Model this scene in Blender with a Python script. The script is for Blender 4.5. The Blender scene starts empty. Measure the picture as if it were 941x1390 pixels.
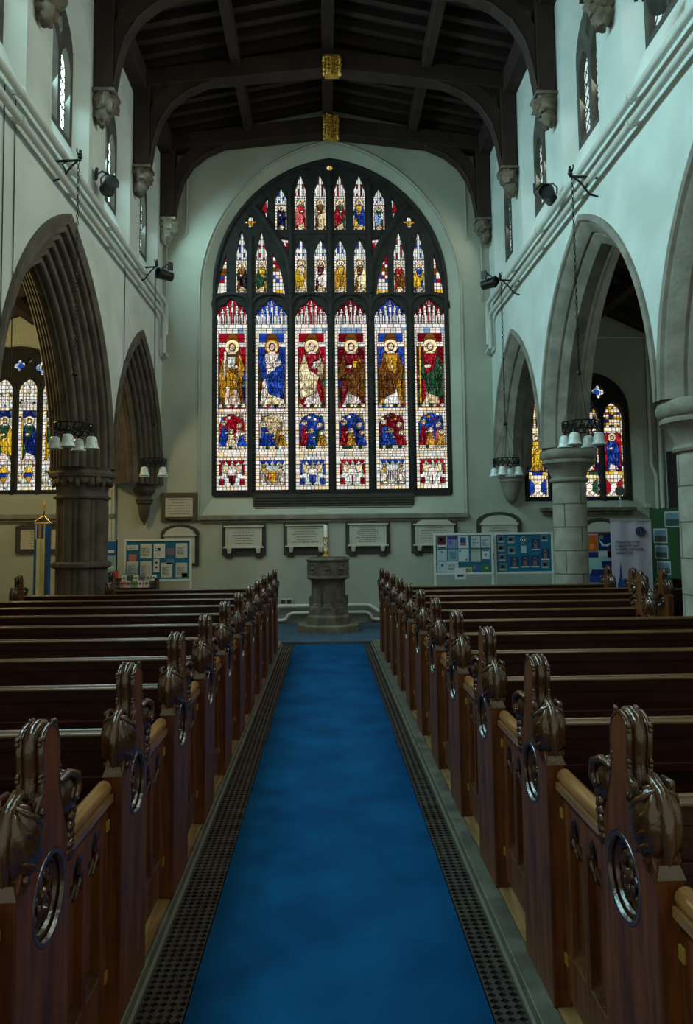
import bpy, bmesh, math, random
import numpy as np
from mathutils import Vector, Matrix, noise
from mathutils.geometry import tessellate_polygon
PI = math.pi
rnd = random.Random(11)
C = bpy.context.scene.collection

# ------------------------------------------------------------------ colours and materials
def s2l(c):
    c = c / 255.0
    return c / 12.92 if c <= 0.04045 else ((c + 0.055) / 1.055) ** 2.4
def S(r, g, b): return (s2l(r), s2l(g), s2l(b))

MATS = {}
def mat(name, col, rough=0.6, col2=None, scale=6.0, bump=0.0, bscale=30.0, stretch=(1, 1, 1), metal=0.0, coat=0.0, detail=4.0, spec=0.5, lo=0.35, hi=0.65):
    m = bpy.data.materials.new(name); m.use_nodes = True
    nt = m.node_tree; b = nt.nodes['Principled BSDF']
    b.inputs['Base Color'].default_value = (*col, 1)
    b.inputs['Roughness'].default_value = rough
    b.inputs['Metallic'].default_value = metal
    b.inputs['Specular IOR Level'].default_value = spec
    if coat: b.inputs['Coat Weight'].default_value = coat; b.inputs['Coat Roughness'].default_value = 0.18
    if col2 or bump:
        tc = nt.nodes.new('ShaderNodeTexCoord'); mp = nt.nodes.new('ShaderNodeMapping')
        mp.inputs['Scale'].default_value = stretch
        nt.links.new(tc.outputs['Object'], mp.inputs['Vector'])
    if col2:
        n = nt.nodes.new('ShaderNodeTexNoise'); n.inputs['Scale'].default_value = scale; n.inputs['Detail'].default_value = detail
        nt.links.new(mp.outputs['Vector'], n.inputs['Vector'])
        r = nt.nodes.new('ShaderNodeValToRGB')
        r.color_ramp.elements[0].position = lo; r.color_ramp.elements[0].color = (*col, 1)
        r.color_ramp.elements[1].position = hi; r.color_ramp.elements[1].color = (*col2, 1)
        nt.links.new(n.outputs['Fac'], r.inputs['Fac']); nt.links.new(r.outputs['Color'], b.inputs['Base Color'])
    if bump:
        n2 = nt.nodes.new('ShaderNodeTexNoise'); n2.inputs['Scale'].default_value = bscale; n2.inputs['Detail'].default_value = 5
        nt.links.new(mp.outputs['Vector'], n2.inputs['Vector'])
        bp = nt.nodes.new('ShaderNodeBump'); bp.inputs['Strength'].default_value = bump; bp.inputs['Distance'].default_value = 0.02
        nt.links.new(n2.outputs['Fac'], bp.inputs['Height']); nt.links.new(bp.outputs['Normal'], b.inputs['Normal'])
    MATS[name] = m
    return m
def emis(name, strength, col=(1, 1, 1), attr=None):
    m = bpy.data.materials.new(name); m.use_nodes = True; nt = m.node_tree
    nt.nodes.remove(nt.nodes['Principled BSDF'])
    e = nt.nodes.new('ShaderNodeEmission'); e.inputs['Strength'].default_value = strength; e.inputs['Color'].default_value = (*col, 1)
    if attr:
        a = nt.nodes.new('ShaderNodeAttribute'); a.attribute_name = attr
        nt.links.new(a.outputs['Color'], e.inputs['Color'])
    nt.links.new(e.outputs[0], nt.nodes['Material Output'].inputs['Surface'])
    MATS[name] = m
    return m
def brickmat(name, c1, c2, mortar, bw, bh, msize=0.008, rough=0.8):
    m = mat(name, c1, rough); nt = m.node_tree; b = nt.nodes['Principled BSDF']
    tc = nt.nodes.new('ShaderNodeTexCoord'); br = nt.nodes.new('ShaderNodeTexBrick')
    nt.links.new(tc.outputs['UV'], br.inputs['Vector'])
    br.inputs['Scale'].default_value = 1; br.inputs['Color1'].default_value = (*c1, 1); br.inputs['Color2'].default_value = (*c2, 1)
    br.inputs['Mortar'].default_value = (*mortar, 1); br.inputs['Mortar Size'].default_value = msize
    br.inputs['Brick Width'].default_value = bw; br.inputs['Row Height'].default_value = bh
    n = nt.nodes.new('ShaderNodeTexNoise'); n.inputs['Scale'].default_value = 5; n.inputs['Detail'].default_value = 6
    nt.links.new(tc.outputs['Object'], n.inputs['Vector'])
    mx = nt.nodes.new('ShaderNodeMix'); mx.data_type = 'RGBA'; mx.blend_type = 'MULTIPLY'; mx.inputs[0].default_value = 0.7
    rp = nt.nodes.new('ShaderNodeValToRGB'); rp.color_ramp.elements[0].position = .3; rp.color_ramp.elements[0].color = (.55, .52, .45, 1); rp.color_ramp.elements[1].position = .6
    nt.links.new(n.outputs['Fac'], rp.inputs['Fac']); nt.links.new(br.outputs['Color'], mx.inputs[6]); nt.links.new(rp.outputs['Color'], mx.inputs[7])
    nt.links.new(mx.outputs[2], b.inputs['Base Color'])
    bp = nt.nodes.new('ShaderNodeBump'); bp.inputs['Strength'].default_value = .5; bp.inputs['Distance'].default_value = .01; bp.invert = True
    nt.links.new(br.outputs['Fac'], bp.inputs['Height']); nt.links.new(bp.outputs['Normal'], b.inputs['Normal'])
    return m

PLASTER = mat('plaster', (.50, .54, .49), .9, (.60, .64, .60), 1.6, .12, 9, detail=8)
PLASTER_W = mat('plaster_grey', (.36, .375, .30), .9, (.44, .455, .375), 1.1, .12, 9, detail=8)
PLASTER_Y = mat('plaster_cream', (.50, .47, .33), .9, (.58, .55, .41), 1.2, .1, 8)
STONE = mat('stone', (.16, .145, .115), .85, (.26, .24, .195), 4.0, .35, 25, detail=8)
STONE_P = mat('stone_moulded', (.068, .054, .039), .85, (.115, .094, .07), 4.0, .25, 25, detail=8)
STONE_T = mat('stone_tracery', (.012, .012, .0105), .95, (.022, .022, .019), 5.0, .3, 25)  # near-black: the shade of the backlit tracery is put into the stone colour
STONE_W = mat('stone_window', (.05, .046, .036), .9, (.085, .078, .06), 5.0, .3, 25)
STONE_F = mat('stone_font', (.082, .066, .043), .9, (.17, .14, .092), 6.0, .4, 30, detail=9)
STONE_C = mat('stone_corbel', (.085, .066, .045), .9, (.17, .14, .10), 8.0, .5, 20)
ASHLAR = brickmat('ashlar', (.30, .285, .235), (.36, .34, .285), (.10, .09, .075), .5, .34)
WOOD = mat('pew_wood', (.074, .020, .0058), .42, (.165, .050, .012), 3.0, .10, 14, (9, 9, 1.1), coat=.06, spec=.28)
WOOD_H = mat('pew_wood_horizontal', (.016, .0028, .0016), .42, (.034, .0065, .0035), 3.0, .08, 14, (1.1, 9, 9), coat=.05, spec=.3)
WOOD_RAIL = mat('pew_rail_wood', (.085, .040, .014), .33, (.15, .078, .03), 4.0, .08, 14, (1.1, 9, 9), coat=.2)
WOOD_DOORRAIL = mat('door_rail_wood', (.19, .085, .024), .30, (.32, .15, .045), 4.0, .08, 14, (9, 1.1, 9), coat=.3)
WOOD_CARVE = mat('carved_wood', (.030, .012, .0045), .17, (.075, .031, .011), 8.0, .18, 45, coat=.35, spec=.7)
WOOD_FLOOR = mat('floor_boards', (.15, .080, .026), .45, (.28, .155, .055), 5.0, .15, 30, (9, 1, 1), coat=.1)
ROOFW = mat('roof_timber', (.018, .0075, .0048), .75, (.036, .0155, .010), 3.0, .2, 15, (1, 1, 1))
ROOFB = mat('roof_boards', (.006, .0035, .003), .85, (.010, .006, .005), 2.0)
CARPET = mat('carpet_blue', (.0010, .046, .135), .95, (.0016, .074, .20), 2.6, .35, 260, detail=7, spec=.1)
CARPET2 = mat('carpet_slate', (.045, .080, .12), .95, (.065, .105, .15), 2.5, .3, 220, spec=.1)
IRON = mat('iron_grille', (.06, .05, .042), .5, (.10, .085, .072), 12, .1, 40, metal=.6)
KERB = mat('kerb_stone', (.055, .055, .040), .45, (.12, .118, .09), 7, .2, 30)
PIT = mat('dark_pit', (.006, .006, .006), .9)
BLACK = mat('black_metal', (.008, .008, .008), .45, metal=.3)
CHAIN = mat('chain_metal', (.025, .022, .02), .4, metal=.8)
PIPE = mat('pipe_paint', (.52, .53, .48), .4, (.60, .61, .55), 3)
MARBLE = mat('marble_slab', (.46, .45, .37), .55, (.55, .54, .45), 3, detail=8)
SLATE = mat('slate_frame', (.028, .026, .022), .6, (.045, .042, .035), 6)
INK = mat('engraved_ink', (.12, .11, .085), .8)
GOLD = mat('gilding', (.55, .30, .04), .35, (.80, .50, .10), 20, .3, 60, metal=.5)
GOLDD = mat('gilding_bright', (.75, .46, .08), .3, metal=.6)
WHITE = mat('white_paint', (.62, .65, .60), .5)
ALU = mat('grey_frame', (.42, .46, .43), .45, metal=.2)
GLASSW = mat('opal_glass', (.62, .68, .64), .3, spec=.6)
WAX = mat('wax', (.80, .76, .64), .5)
REDW = mat('red_wax', (.35, .02, .02), .4)
BANNER = mat('banner_cloth', (.52, .46, .56), .8, (.58, .52, .62), 2.0)
NAVY = mat('navy_print', (.012, .014, .075), .8)
BLUEP = mat('blue_print', (.008, .06, .30), .8)
CREAM = mat('cream_cloth', (.50, .48, .22), .85, (.62, .60, .34), 3)
CURT = mat('curtain_cloth', (.020, .014, .012), .9)
_pc = {}
def pmat(rgb, rough=.7):
    k = tuple(rgb)
    if k not in _pc: _pc[k] = mat('print_%02x%02x%02x' % k, S(*rgb), rough)
    return _pc[k]

# ------------------------------------------------------------------ mesh builder
class MB:
    def __init__(s): s.v = []; s.f = []; s.m = []; s.uv = {}
    def add(s, vs, fs, m=0, uvs=None):
        o = len(s.v); s.v.extend([tuple(p) for p in vs])
        for k, f in enumerate(fs):
            if uvs: s.uv[len(s.f)] = uvs[k]
            s.f.append(tuple(i + o for i in f)); s.m.append(m)
        return s
    def box(s, c, d, m=0, R=None, tz=1.0):
        vs = []
        for z in (-.5, .5):
            k = tz if z > 0 else 1
            for x, y in ((-.5, -.5), (.5, -.5), (.5, .5), (-.5, .5)):
                p = Vector((x * d[0] * k, y * d[1] * k, z * d[2]))
                if R: p = R @ p
                vs.append(p + Vector(c))
        return s.add(vs, [(3, 2, 1, 0), (4, 5, 6, 7), (0, 1, 5, 4), (1, 2, 6, 5), (2, 3, 7, 6), (3, 0, 4, 7)], m)
    def bb(s, x0, x1, y0, y1, z0, z1, m=0):
        return s.box(((x0 + x1) / 2, (y0 + y1) / 2, (z0 + z1) / 2), (abs(x1 - x0), abs(y1 - y0), abs(z1 - z0)), m)
    def tube(s, pts, r, seg=8, m=0, closed=False, caps=True, flat=None):
        pts = [Vector(p) for p in pts]; n = len(pts)
        rs = r if isinstance(r, (list, tuple)) else [r] * n
        vs = []; fs = []; prev = None
        for i, p in enumerate(pts):
            if closed: t = pts[(i + 1) % n] - pts[i - 1]
            else: t = pts[min(i + 1, n - 1)] - pts[max(i - 1, 0)]
            t.normalize()
            if prev is None:
                a = Vector((0, 0, 1)) if abs(t.z) < .9 else Vector((1, 0, 0))
                u = t.cross(a).normalized()
            else: u = (prev - t * prev.dot(t)).normalized()
            prev = u; w = t.cross(u)
            for k in range(seg):
                an = 2 * PI * k / seg
                vs.append(p + (u * math.cos(an) + w * math.sin(an)) * rs[i])
        for i in range(n if closed else n - 1):
            j = (i + 1) % n
            for k in range(seg):
                k2 = (k + 1) % seg
                fs.append((i * seg + k, i * seg + k2, j * seg + k2, j * seg + k))
        if caps and not closed:
            fs.append(tuple(range(seg))[::-1]); fs.append(tuple((n - 1) * seg + k for k in range(seg)))
        return s.add(vs, fs, m)
    def lathe(s, prof, c=(0, 0, 0), seg=24, m=0, uv=False, rot=0, axis='z', rfun=None, caps=True):
        vs = []; fs = []; uvs = [] if uv else None
        def mp(x, y, z):
            if axis == 'z': return (c[0] + x, c[1] + y, c[2] + z)
            if axis == 'y': return (c[0] + x, c[1] + z, c[2] + y)
            return (c[0] + z, c[1] + x, c[2] + y)
        for r, z in prof:
            for k in range(seg):
                a = rot + 2 * PI * k / seg; rr = r * (rfun(a, z) if rfun else 1)
                vs.append(mp(rr * math.cos(a), rr * math.sin(a), z))
        for i in range(len(prof) - 1):
            for k in range(seg):
                k2 = (k + 1) % seg
                fs.append((i * seg + k, i * seg + k2, (i + 1) * seg + k2, (i + 1) * seg + k))
                if uv:
                    R = prof[i][0]; u0 = 2 * PI * k / seg * R; u1 = 2 * PI * (k + 1) / seg * R
                    uvs.append([(u0, prof[i][1]), (u1, prof[i][1]), (u1, prof[i + 1][1]), (u0, prof[i + 1][1])])
        if caps:
            fs.append(tuple(range(seg))[::-1]); fs.append(tuple((len(prof) - 1) * seg + k for k in range(seg)))
            if uv: uvs += [[(0, 0)] * seg, [(0, 0)] * seg]
        return s.add(vs, fs, m, uvs)
    def blob(s, c, r, m=0, nu=12, nv=8, lump=0.0, fr=3.0, R=None, fun=None, sd=0):
        vs = []; fs = []
        for j in range(nv + 1):
            th = PI * j / nv
            for i in range(nu):
                a = 2 * PI * i / nu
                d = Vector((math.sin(th) * math.cos(a), math.sin(th) * math.sin(a), math.cos(th)))
                k = 1.0
                if lump: k += lump * noise.noise(d * fr + Vector((sd * 3.1, sd * 1.7, sd)))
                if fun: k *= fun(a, th)
                p = Vector((d.x * r[0], d.y * r[1], d.z * r[2])) * k
                if R: p = R @ p
                vs.append(p + Vector(c))
        for j in range(nv):
            for i in range(nu):
                i2 = (i + 1) % nu
                fs.append((j * nu + i, (j + 1) * nu + i, (j + 1) * nu + i2, j * nu + i2))
        return s.add(vs, fs, m)
    def grid(s, rows, m=0, uvs=False):
        n = len(rows); k = len(rows[0]); vs = [p for r in rows for p in r]
        fs = [(i * k + j, i * k + j + 1, (i + 1) * k + j + 1, (i + 1) * k + j) for i in range(n - 1) for j in range(k - 1)]
        return s.add(vs, fs, m)
    def plate(s, outer, holes, t0, t1, mp, m=0, back_holes=None, back=True, sides=True):
        loops = [outer] + list(holes); bl = [outer] + list(back_holes or holes)
        def tess(lp, t):
            tri = tessellate_polygon([[Vector((a, b, 0)) for a, b in l] for l in lp])
            s.add([mp(a, b, t) for l in lp for a, b in l], tri, m)
        tess(loops, t0)
        if back: tess(bl, t1)
        for k, (l, b) in enumerate(zip(loops, bl)):
            if k == 0 and not sides: continue
            n = len(l)
            s.add([mp(a, c, t0) for a, c in l] + [mp(a, c, t1) for a, c in b], [(i, (i + 1) % n, n + (i + 1) % n, n + i) for i in range(n)], m)
        return s
    def build(s, name, mats, parent=None, smooth=None, fix=True, bevel=0, loc=None):
        me = bpy.data.meshes.new(name); me.from_pydata(s.v, [], s.f)
        for mm in (mats if isinstance(mats, (list, tuple)) else [mats]): me.materials.append(mm)
        if any(s.m): me.polygons.foreach_set('material_index', s.m)
        if s.uv:
            ul = me.uv_layers.new(name='UVMap')
            for fi, uv in s.uv.items():
                for li, q in zip(me.polygons[fi].loop_indices, uv): ul.data[li].uv = q
        if fix:
            bm = bmesh.new(); bm.from_mesh(me); bmesh.ops.remove_doubles(bm, verts=bm.verts, dist=1e-5)
            bmesh.ops.recalc_face_normals(bm, faces=bm.faces); bm.to_mesh(me); bm.free()
        if smooth:
            me.shade_smooth(); me.set_sharp_from_angle(angle=math.radians(smooth))
        o = bpy.data.objects.new(name, me); C.objects.link(o)
        if parent: o.parent = parent
        if loc: o.location = loc
        if bevel:
            b = o.modifiers.new('bevel', 'BEVEL'); b.width = bevel; b.segments = 2; b.limit_method = 'ANGLE'; b.angle_limit = math.radians(40)
        return o

def tag(o, label, cat, group=None):
    o['label'] = label; o['category'] = cat
    if group: o['group'] = group
    return o
def struct(o, label=None):
    o['kind'] = 'structure'
    if label: o['label'] = label
    return o
def empty(name, loc=(0, 0, 0), rz=0):
    o = bpy.data.objects.new(name, None); C.objects.link(o); o.location = loc; o.rotation_euler = (0, 0, rz); o.empty_display_size = .1
    return o
def copy_tree(o, parent=None):
    c = o.copy(); C.objects.link(c)
    if parent: c.parent = parent
    for ch in list(o.children): copy_tree(ch, c)
    return c
ORD = ['first', 'second', 'third', 'fourth', 'fifth', 'sixth', 'seventh', 'eighth', 'ninth', 'tenth', 'eleventh', 'twelfth']

def arch_pts(c, a, zs, rise, d=0.0, n=18):
    """pointed arch, outer half span a and rise, inset d: points from left spring over the apex to right spring"""
    R = (a * a + rise * rise) / (2 * a); k = R - a; r = R - d
    out = []
    a1 = math.acos(max(-1, min(1, k / r)))
    for i in range(n + 1):
        t = a1 * i / n
        out.append((c + k - r * math.cos(t), zs + r * math.sin(t)))
    for i in range(n - 1, -1, -1):
        t = a1 * i / n
        out.append((c - k + r * math.cos(t), zs + r * math.sin(t)))
    return out

# ------------------------------------------------------------------ key dimensions
XL, XR = -3.08, 3.22          # faces of the two arcade walls
XLB, XRB = -3.88, 3.87        # their backs, towards the aisles
YW = 13.84                    # west wall
XN, XS = -7.0, 6.45           # aisle outer walls
Y0 = -1.6
YE = Y0
WC = .137                     # centre of the west window
LA = [(12.25, 1.6, 2.50), (8.70, 1.93, 2.92), (4.82, 1.93, 2.92), (.94, 1.93, 2.92)]      # left arches: centre, half span, rise
LZ = 2.60
RA = [(12.29, 1.52, 2.25), (8.84, 1.92, 2.72), (4.98, 1.92, 2.72), (1.12, 1.92, 2.72)]
RZ = 2.86
CLY = [12.75, 10.80, 8.78, 6.75, 4.72, 2.7, .7]
# ------------------------------------------------------------------ floor
b = MB().bb(XN, XS, Y0, YW + .3, -.3, -.06)
struct(b.build('floor', mat('floor_stone', (.05, .047, .04), .7, (.08, .075, .065), 2)))
for nm, x0, x1 in (('floor_left', XN, -.695), ('floor_right', .757, XS)):
    b = MB(); y = Y0
    b.bb(x0, x1, Y0, 11.35, -.05, .03)
    struct(b.build(nm, WOOD_FLOOR), 'wooden floor boards under the pews')
b = MB(); b.bb(XN, XS, 11.35, YW, -.055, .0)
struct(b.build('floor_west', mat('floor_tiles', (.055, .05, .042), .6, (.09, .085, .07), 3)))
b = MB(); b.bb(XL, XR, 11.36, 13.80, 0.0, .012)
tag(b.build('carpet', CARPET2), 'wide slate blue carpet under the stone font along the west wall', 'carpet')
# runner
b = MB()
n = 90; rows = []
for i in range(n + 1):
    y = -.2 + (11.36 + .2) * i / n
    rows.append([(-.495 + .0 + 1.045 * j / 12, y, -.028 + .004 * noise.noise(Vector((j * .6, y * 1.3, 0)))) for j in range(13)])
b.grid(rows); b.bb(-.495, .55, -.2, 11.36, -.062, -.034)
tag(b.build('aisle_runner', CARPET, smooth=60), 'long bright blue carpet runner down the central aisle', 'carpet')
# floor gratings
for side, x0, x1 in (('left', -.655, -.50), ('right', .555, .655)):
    x0, x1 = (-.665, -.50) if side == 'left' else (.555, .67)
    b = MB(); cell = .034; nx = max(3, round((x1 - x0) / cell)); cw = (x1 - x0) / nx; y = .3
    while y < 11.3:
        for k in range(nx):
            cx = x0 + cw * (k + .5); cy = y + cell / 2; q = .45
            outer = [(cx - cw / 2, cy - cell / 2), (cx + cw / 2, cy - cell / 2), (cx + cw / 2, cy + cell / 2), (cx - cw / 2, cy + cell / 2)]
            inn = [(cx, cy - cell * q), (cx + cw * q, cy), (cx, cy + cell * q), (cx - cw * q, cy)]
            vs = [(px, py, -.026) for px, py in outer] + [(px, py, -.026) for px, py in inn] + [(px, py, -.036) for px, py in inn]
            b.add(vs, [(0, 1, 4), (1, 5, 4), (1, 2, 5), (2, 6, 5), (2, 3, 6), (3, 7, 6), (3, 0, 7), (0, 4, 7)] + [(4 + i, 4 + (i + 1) % 4, 8 + (i + 1) % 4, 8 + i) for i in range(4)])
        y += cell
    g = b.build('floor_grating', IRON, fix=False)
    tag(g, 'pierced iron heating grating along the %s edge of the blue runner' % side, 'floor grating')
    p = MB(); p.bb(x0, x1, .3, 11.3, -.061, -.055); p.build('pit', PIT, g)
    kx = -.665 if side == 'left' else .67; s = -1 if side == 'left' else 1
    k = MB(); k.bb(kx, kx + s * .012, -.2, 11.34, -.06, -.012); k.bb(kx + s * .012, -.695 if s < 0 else .757, -.2, 11.34, -.06, .028)
    struct(k.build('trim_1' if side == 'left' else 'trim_2', KERB, bevel=.006), 'worn stone kerb beside the %s floor grating' % side)
    k2 = MB(); k2.bb(kx - s * .004, kx + s * .010, .3, 11.3, -.012, -.004); k2.build('edge_strip', MATS.get('edge_strip') or mat('edge_strip', (.22, .22, .17), .35, metal=.4), C.objects['trim_1' if side == 'left' else 'trim_2'])

# ------------------------------------------------------------------ arcade walls
def arcade_wall(side):
    X, XB = (XL, XLB) if side < 0 else (XR, XRB); A = LA if side < 0 else RA; zs = LZ if side < 0 else RZ
    nm = 'left' if side < 0 else 'right'
    mp = lambda a, bz, t: (t, a, bz)
    out = [(YW, zs)]
    for (c, a, r) in A:
        pts = arch_pts(c, a, zs, r)[::-1]
        if abs(pts[0][0] - out[-1][0]) < .02: pts = pts[1:]
        out += pts
    out += [(YE, zs), (YE, 10.1), (YW, 10.1)]
    out = [(a, z) for a, z in out if a >= YE - 1e-6]
    hf, hb = [], []
    for yc in CLY:
        f = [(yc - .66, 6.16)] + [(y, z) for y, z in arch_pts(yc, .66, 7.85, .72, 0, 6)] + [(yc + .66, 6.16)]
        bk = [(yc - .47, 6.62)] + [(y, z) for y, z in arch_pts(yc, .47, 7.80, .55, 0, 6)] + [(yc + .47, 6.62)]
        hf.append(f); hb.append(bk)
    b = MB(); b.plate(out, hf, X, X + side * .16, mp, 0, hb, back=False, sides=False)
    b.plate(out, [], XB, XB, mp, 0, back=False, sides=False)
    w = b.build('wall_' + nm, PLASTER, fix=False); struct(w)
    # arch mouldings
    if side > 0:
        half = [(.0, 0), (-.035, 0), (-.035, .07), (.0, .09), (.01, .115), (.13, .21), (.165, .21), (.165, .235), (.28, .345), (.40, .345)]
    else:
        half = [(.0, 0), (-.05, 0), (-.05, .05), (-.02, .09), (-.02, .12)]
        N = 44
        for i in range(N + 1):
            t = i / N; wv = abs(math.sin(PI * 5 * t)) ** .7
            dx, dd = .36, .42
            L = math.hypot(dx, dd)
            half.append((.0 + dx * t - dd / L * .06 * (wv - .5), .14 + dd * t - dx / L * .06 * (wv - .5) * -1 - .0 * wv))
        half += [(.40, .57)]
    T = abs(XB - X)
    prof = half + [(T - x, d) for x, d in half[::-1]]
    for k, (c, a, r) in enumerate(A):
        rows = []
        for x, d in prof:
            pts = arch_pts(c, a, zs, r, d, 20)
            rows.append([(X + side * x, y, z) for y, z in pts])
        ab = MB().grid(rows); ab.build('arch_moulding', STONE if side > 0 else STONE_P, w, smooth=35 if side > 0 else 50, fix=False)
    # clerestory windows
    for k, yc in enumerate(CLY):
        e = empty('window_%d' % ((2 if side < 0 else 9) + k + 2)); struct(e, 'clerestory window high in the %s wall' % nm)
        xf = X + side * .16; xo = xf + side * .075
        zz = [(yc - .52, 6.56)] + [(y, z) for y, z in arch_pts(yc, .52, 7.82, .60, 0, 8)] + [(yc + .52, 6.56)]
        holes = []
        for s in (-1, 1):
            cc = yc + s * .215
            holes.append([(cc - .165, 6.70)] + arch_pts(cc, .165, 7.55, .28, 0, 6) + [(cc + .165, 6.70)])
        holes.append([(yc, 7.86), (yc + .09, 8.0), (yc, 8.2), (yc - .09, 8.0)])
        MB().plate(zz, holes, xf, xo, mp).build('stone_frame', STONE_W, e, fix=False)
        g = MB()
        g.add([mp(yc - .42, 6.66, xo + side * .005), mp(yc + .42, 6.66, xo + side * .005), mp(yc + .42, 8.25, xo + side * .005), mp(yc - .42, 8.25, xo + side * .005)], [(0, 1, 2, 3)])
        g.build('glass', MATS['sky_left'] if side < 0 else MATS['sky_right'], e, fix=False)
        ld = MB(); xl = xo + side * .0
        zq = 6.70
        for s in (-1, 1):
            cc = yc + s * .215
            for q in np.arange(6.5, 8.0, .17):
                for sg in (-1, 1):
                    y0, y1 = cc - .165, cc + .165; za, zb = (q, q + .33) if sg > 0 else (q + .33, q)
                    ld.tube([mp(y0, za, xl), mp(y1, zb, xl)], .006, 4)
            ld.tube([mp(cc - .165, 7.1, xl), mp(cc + .165, 7.1, xl)], .008, 4); ld.tube([mp(cc - .165, 7.45, xl), mp(cc + .165, 7.45, xl)], .008, 4)
        ld.build('leads', BLACK, e, fix=False)
    return w
emis('sky_left', 4.0, (.72, 1.0, .98))
emis('sky_right', .8, (.75, 1.0, .95))
WL = arcade_wall(-1)
WR = arcade_wall(1)

# ------------------------------------------------------------------ west wall with three windows
def arch_loop(c, a, z0, zs, rise, n=18): return [(c - a, z0)] + arch_pts(c, a, zs, rise, 0, n) + [(c + a, z0)]
mpw = lambda a, z, t: (a, t, z)
outer = [(XN, 0), (XS, 0), (XS, 10.1), (XN, 10.1)]
holes = [arch_loop(WC + .01, 2.47, 2.03, 6.24, 3.02), arch_loop(-6.0, 1.45, 2.38, 4.25, 1.25), arch_loop(4.86, 1.22, 2.10, 3.95, .95)]
backs = [arch_loop(WC + .01, 2.25, 2.40, 6.42, 2.58), arch_loop(-6.0, 1.22, 2.46, 4.25, 1.0), arch_loop(4.86, 1.02, 2.24, 3.95, .72)]
b = MB(); b.plate(outer, holes, YW, YW + .16, mpw, 0, backs, back=False, sides=False)
# raised plaster bead around the great window
ring = [(x, YW - .012, z) for x, z in arch_loop(WC + .01, 2.52, 2.03, 6.24, 3.07)]
ww = b.build('wall_west', PLASTER_W, fix=False); struct(ww)
MB().tube(ring, .022, 6).build('window_bead', PLASTER_W, ww, smooth=60, fix=False)

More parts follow.
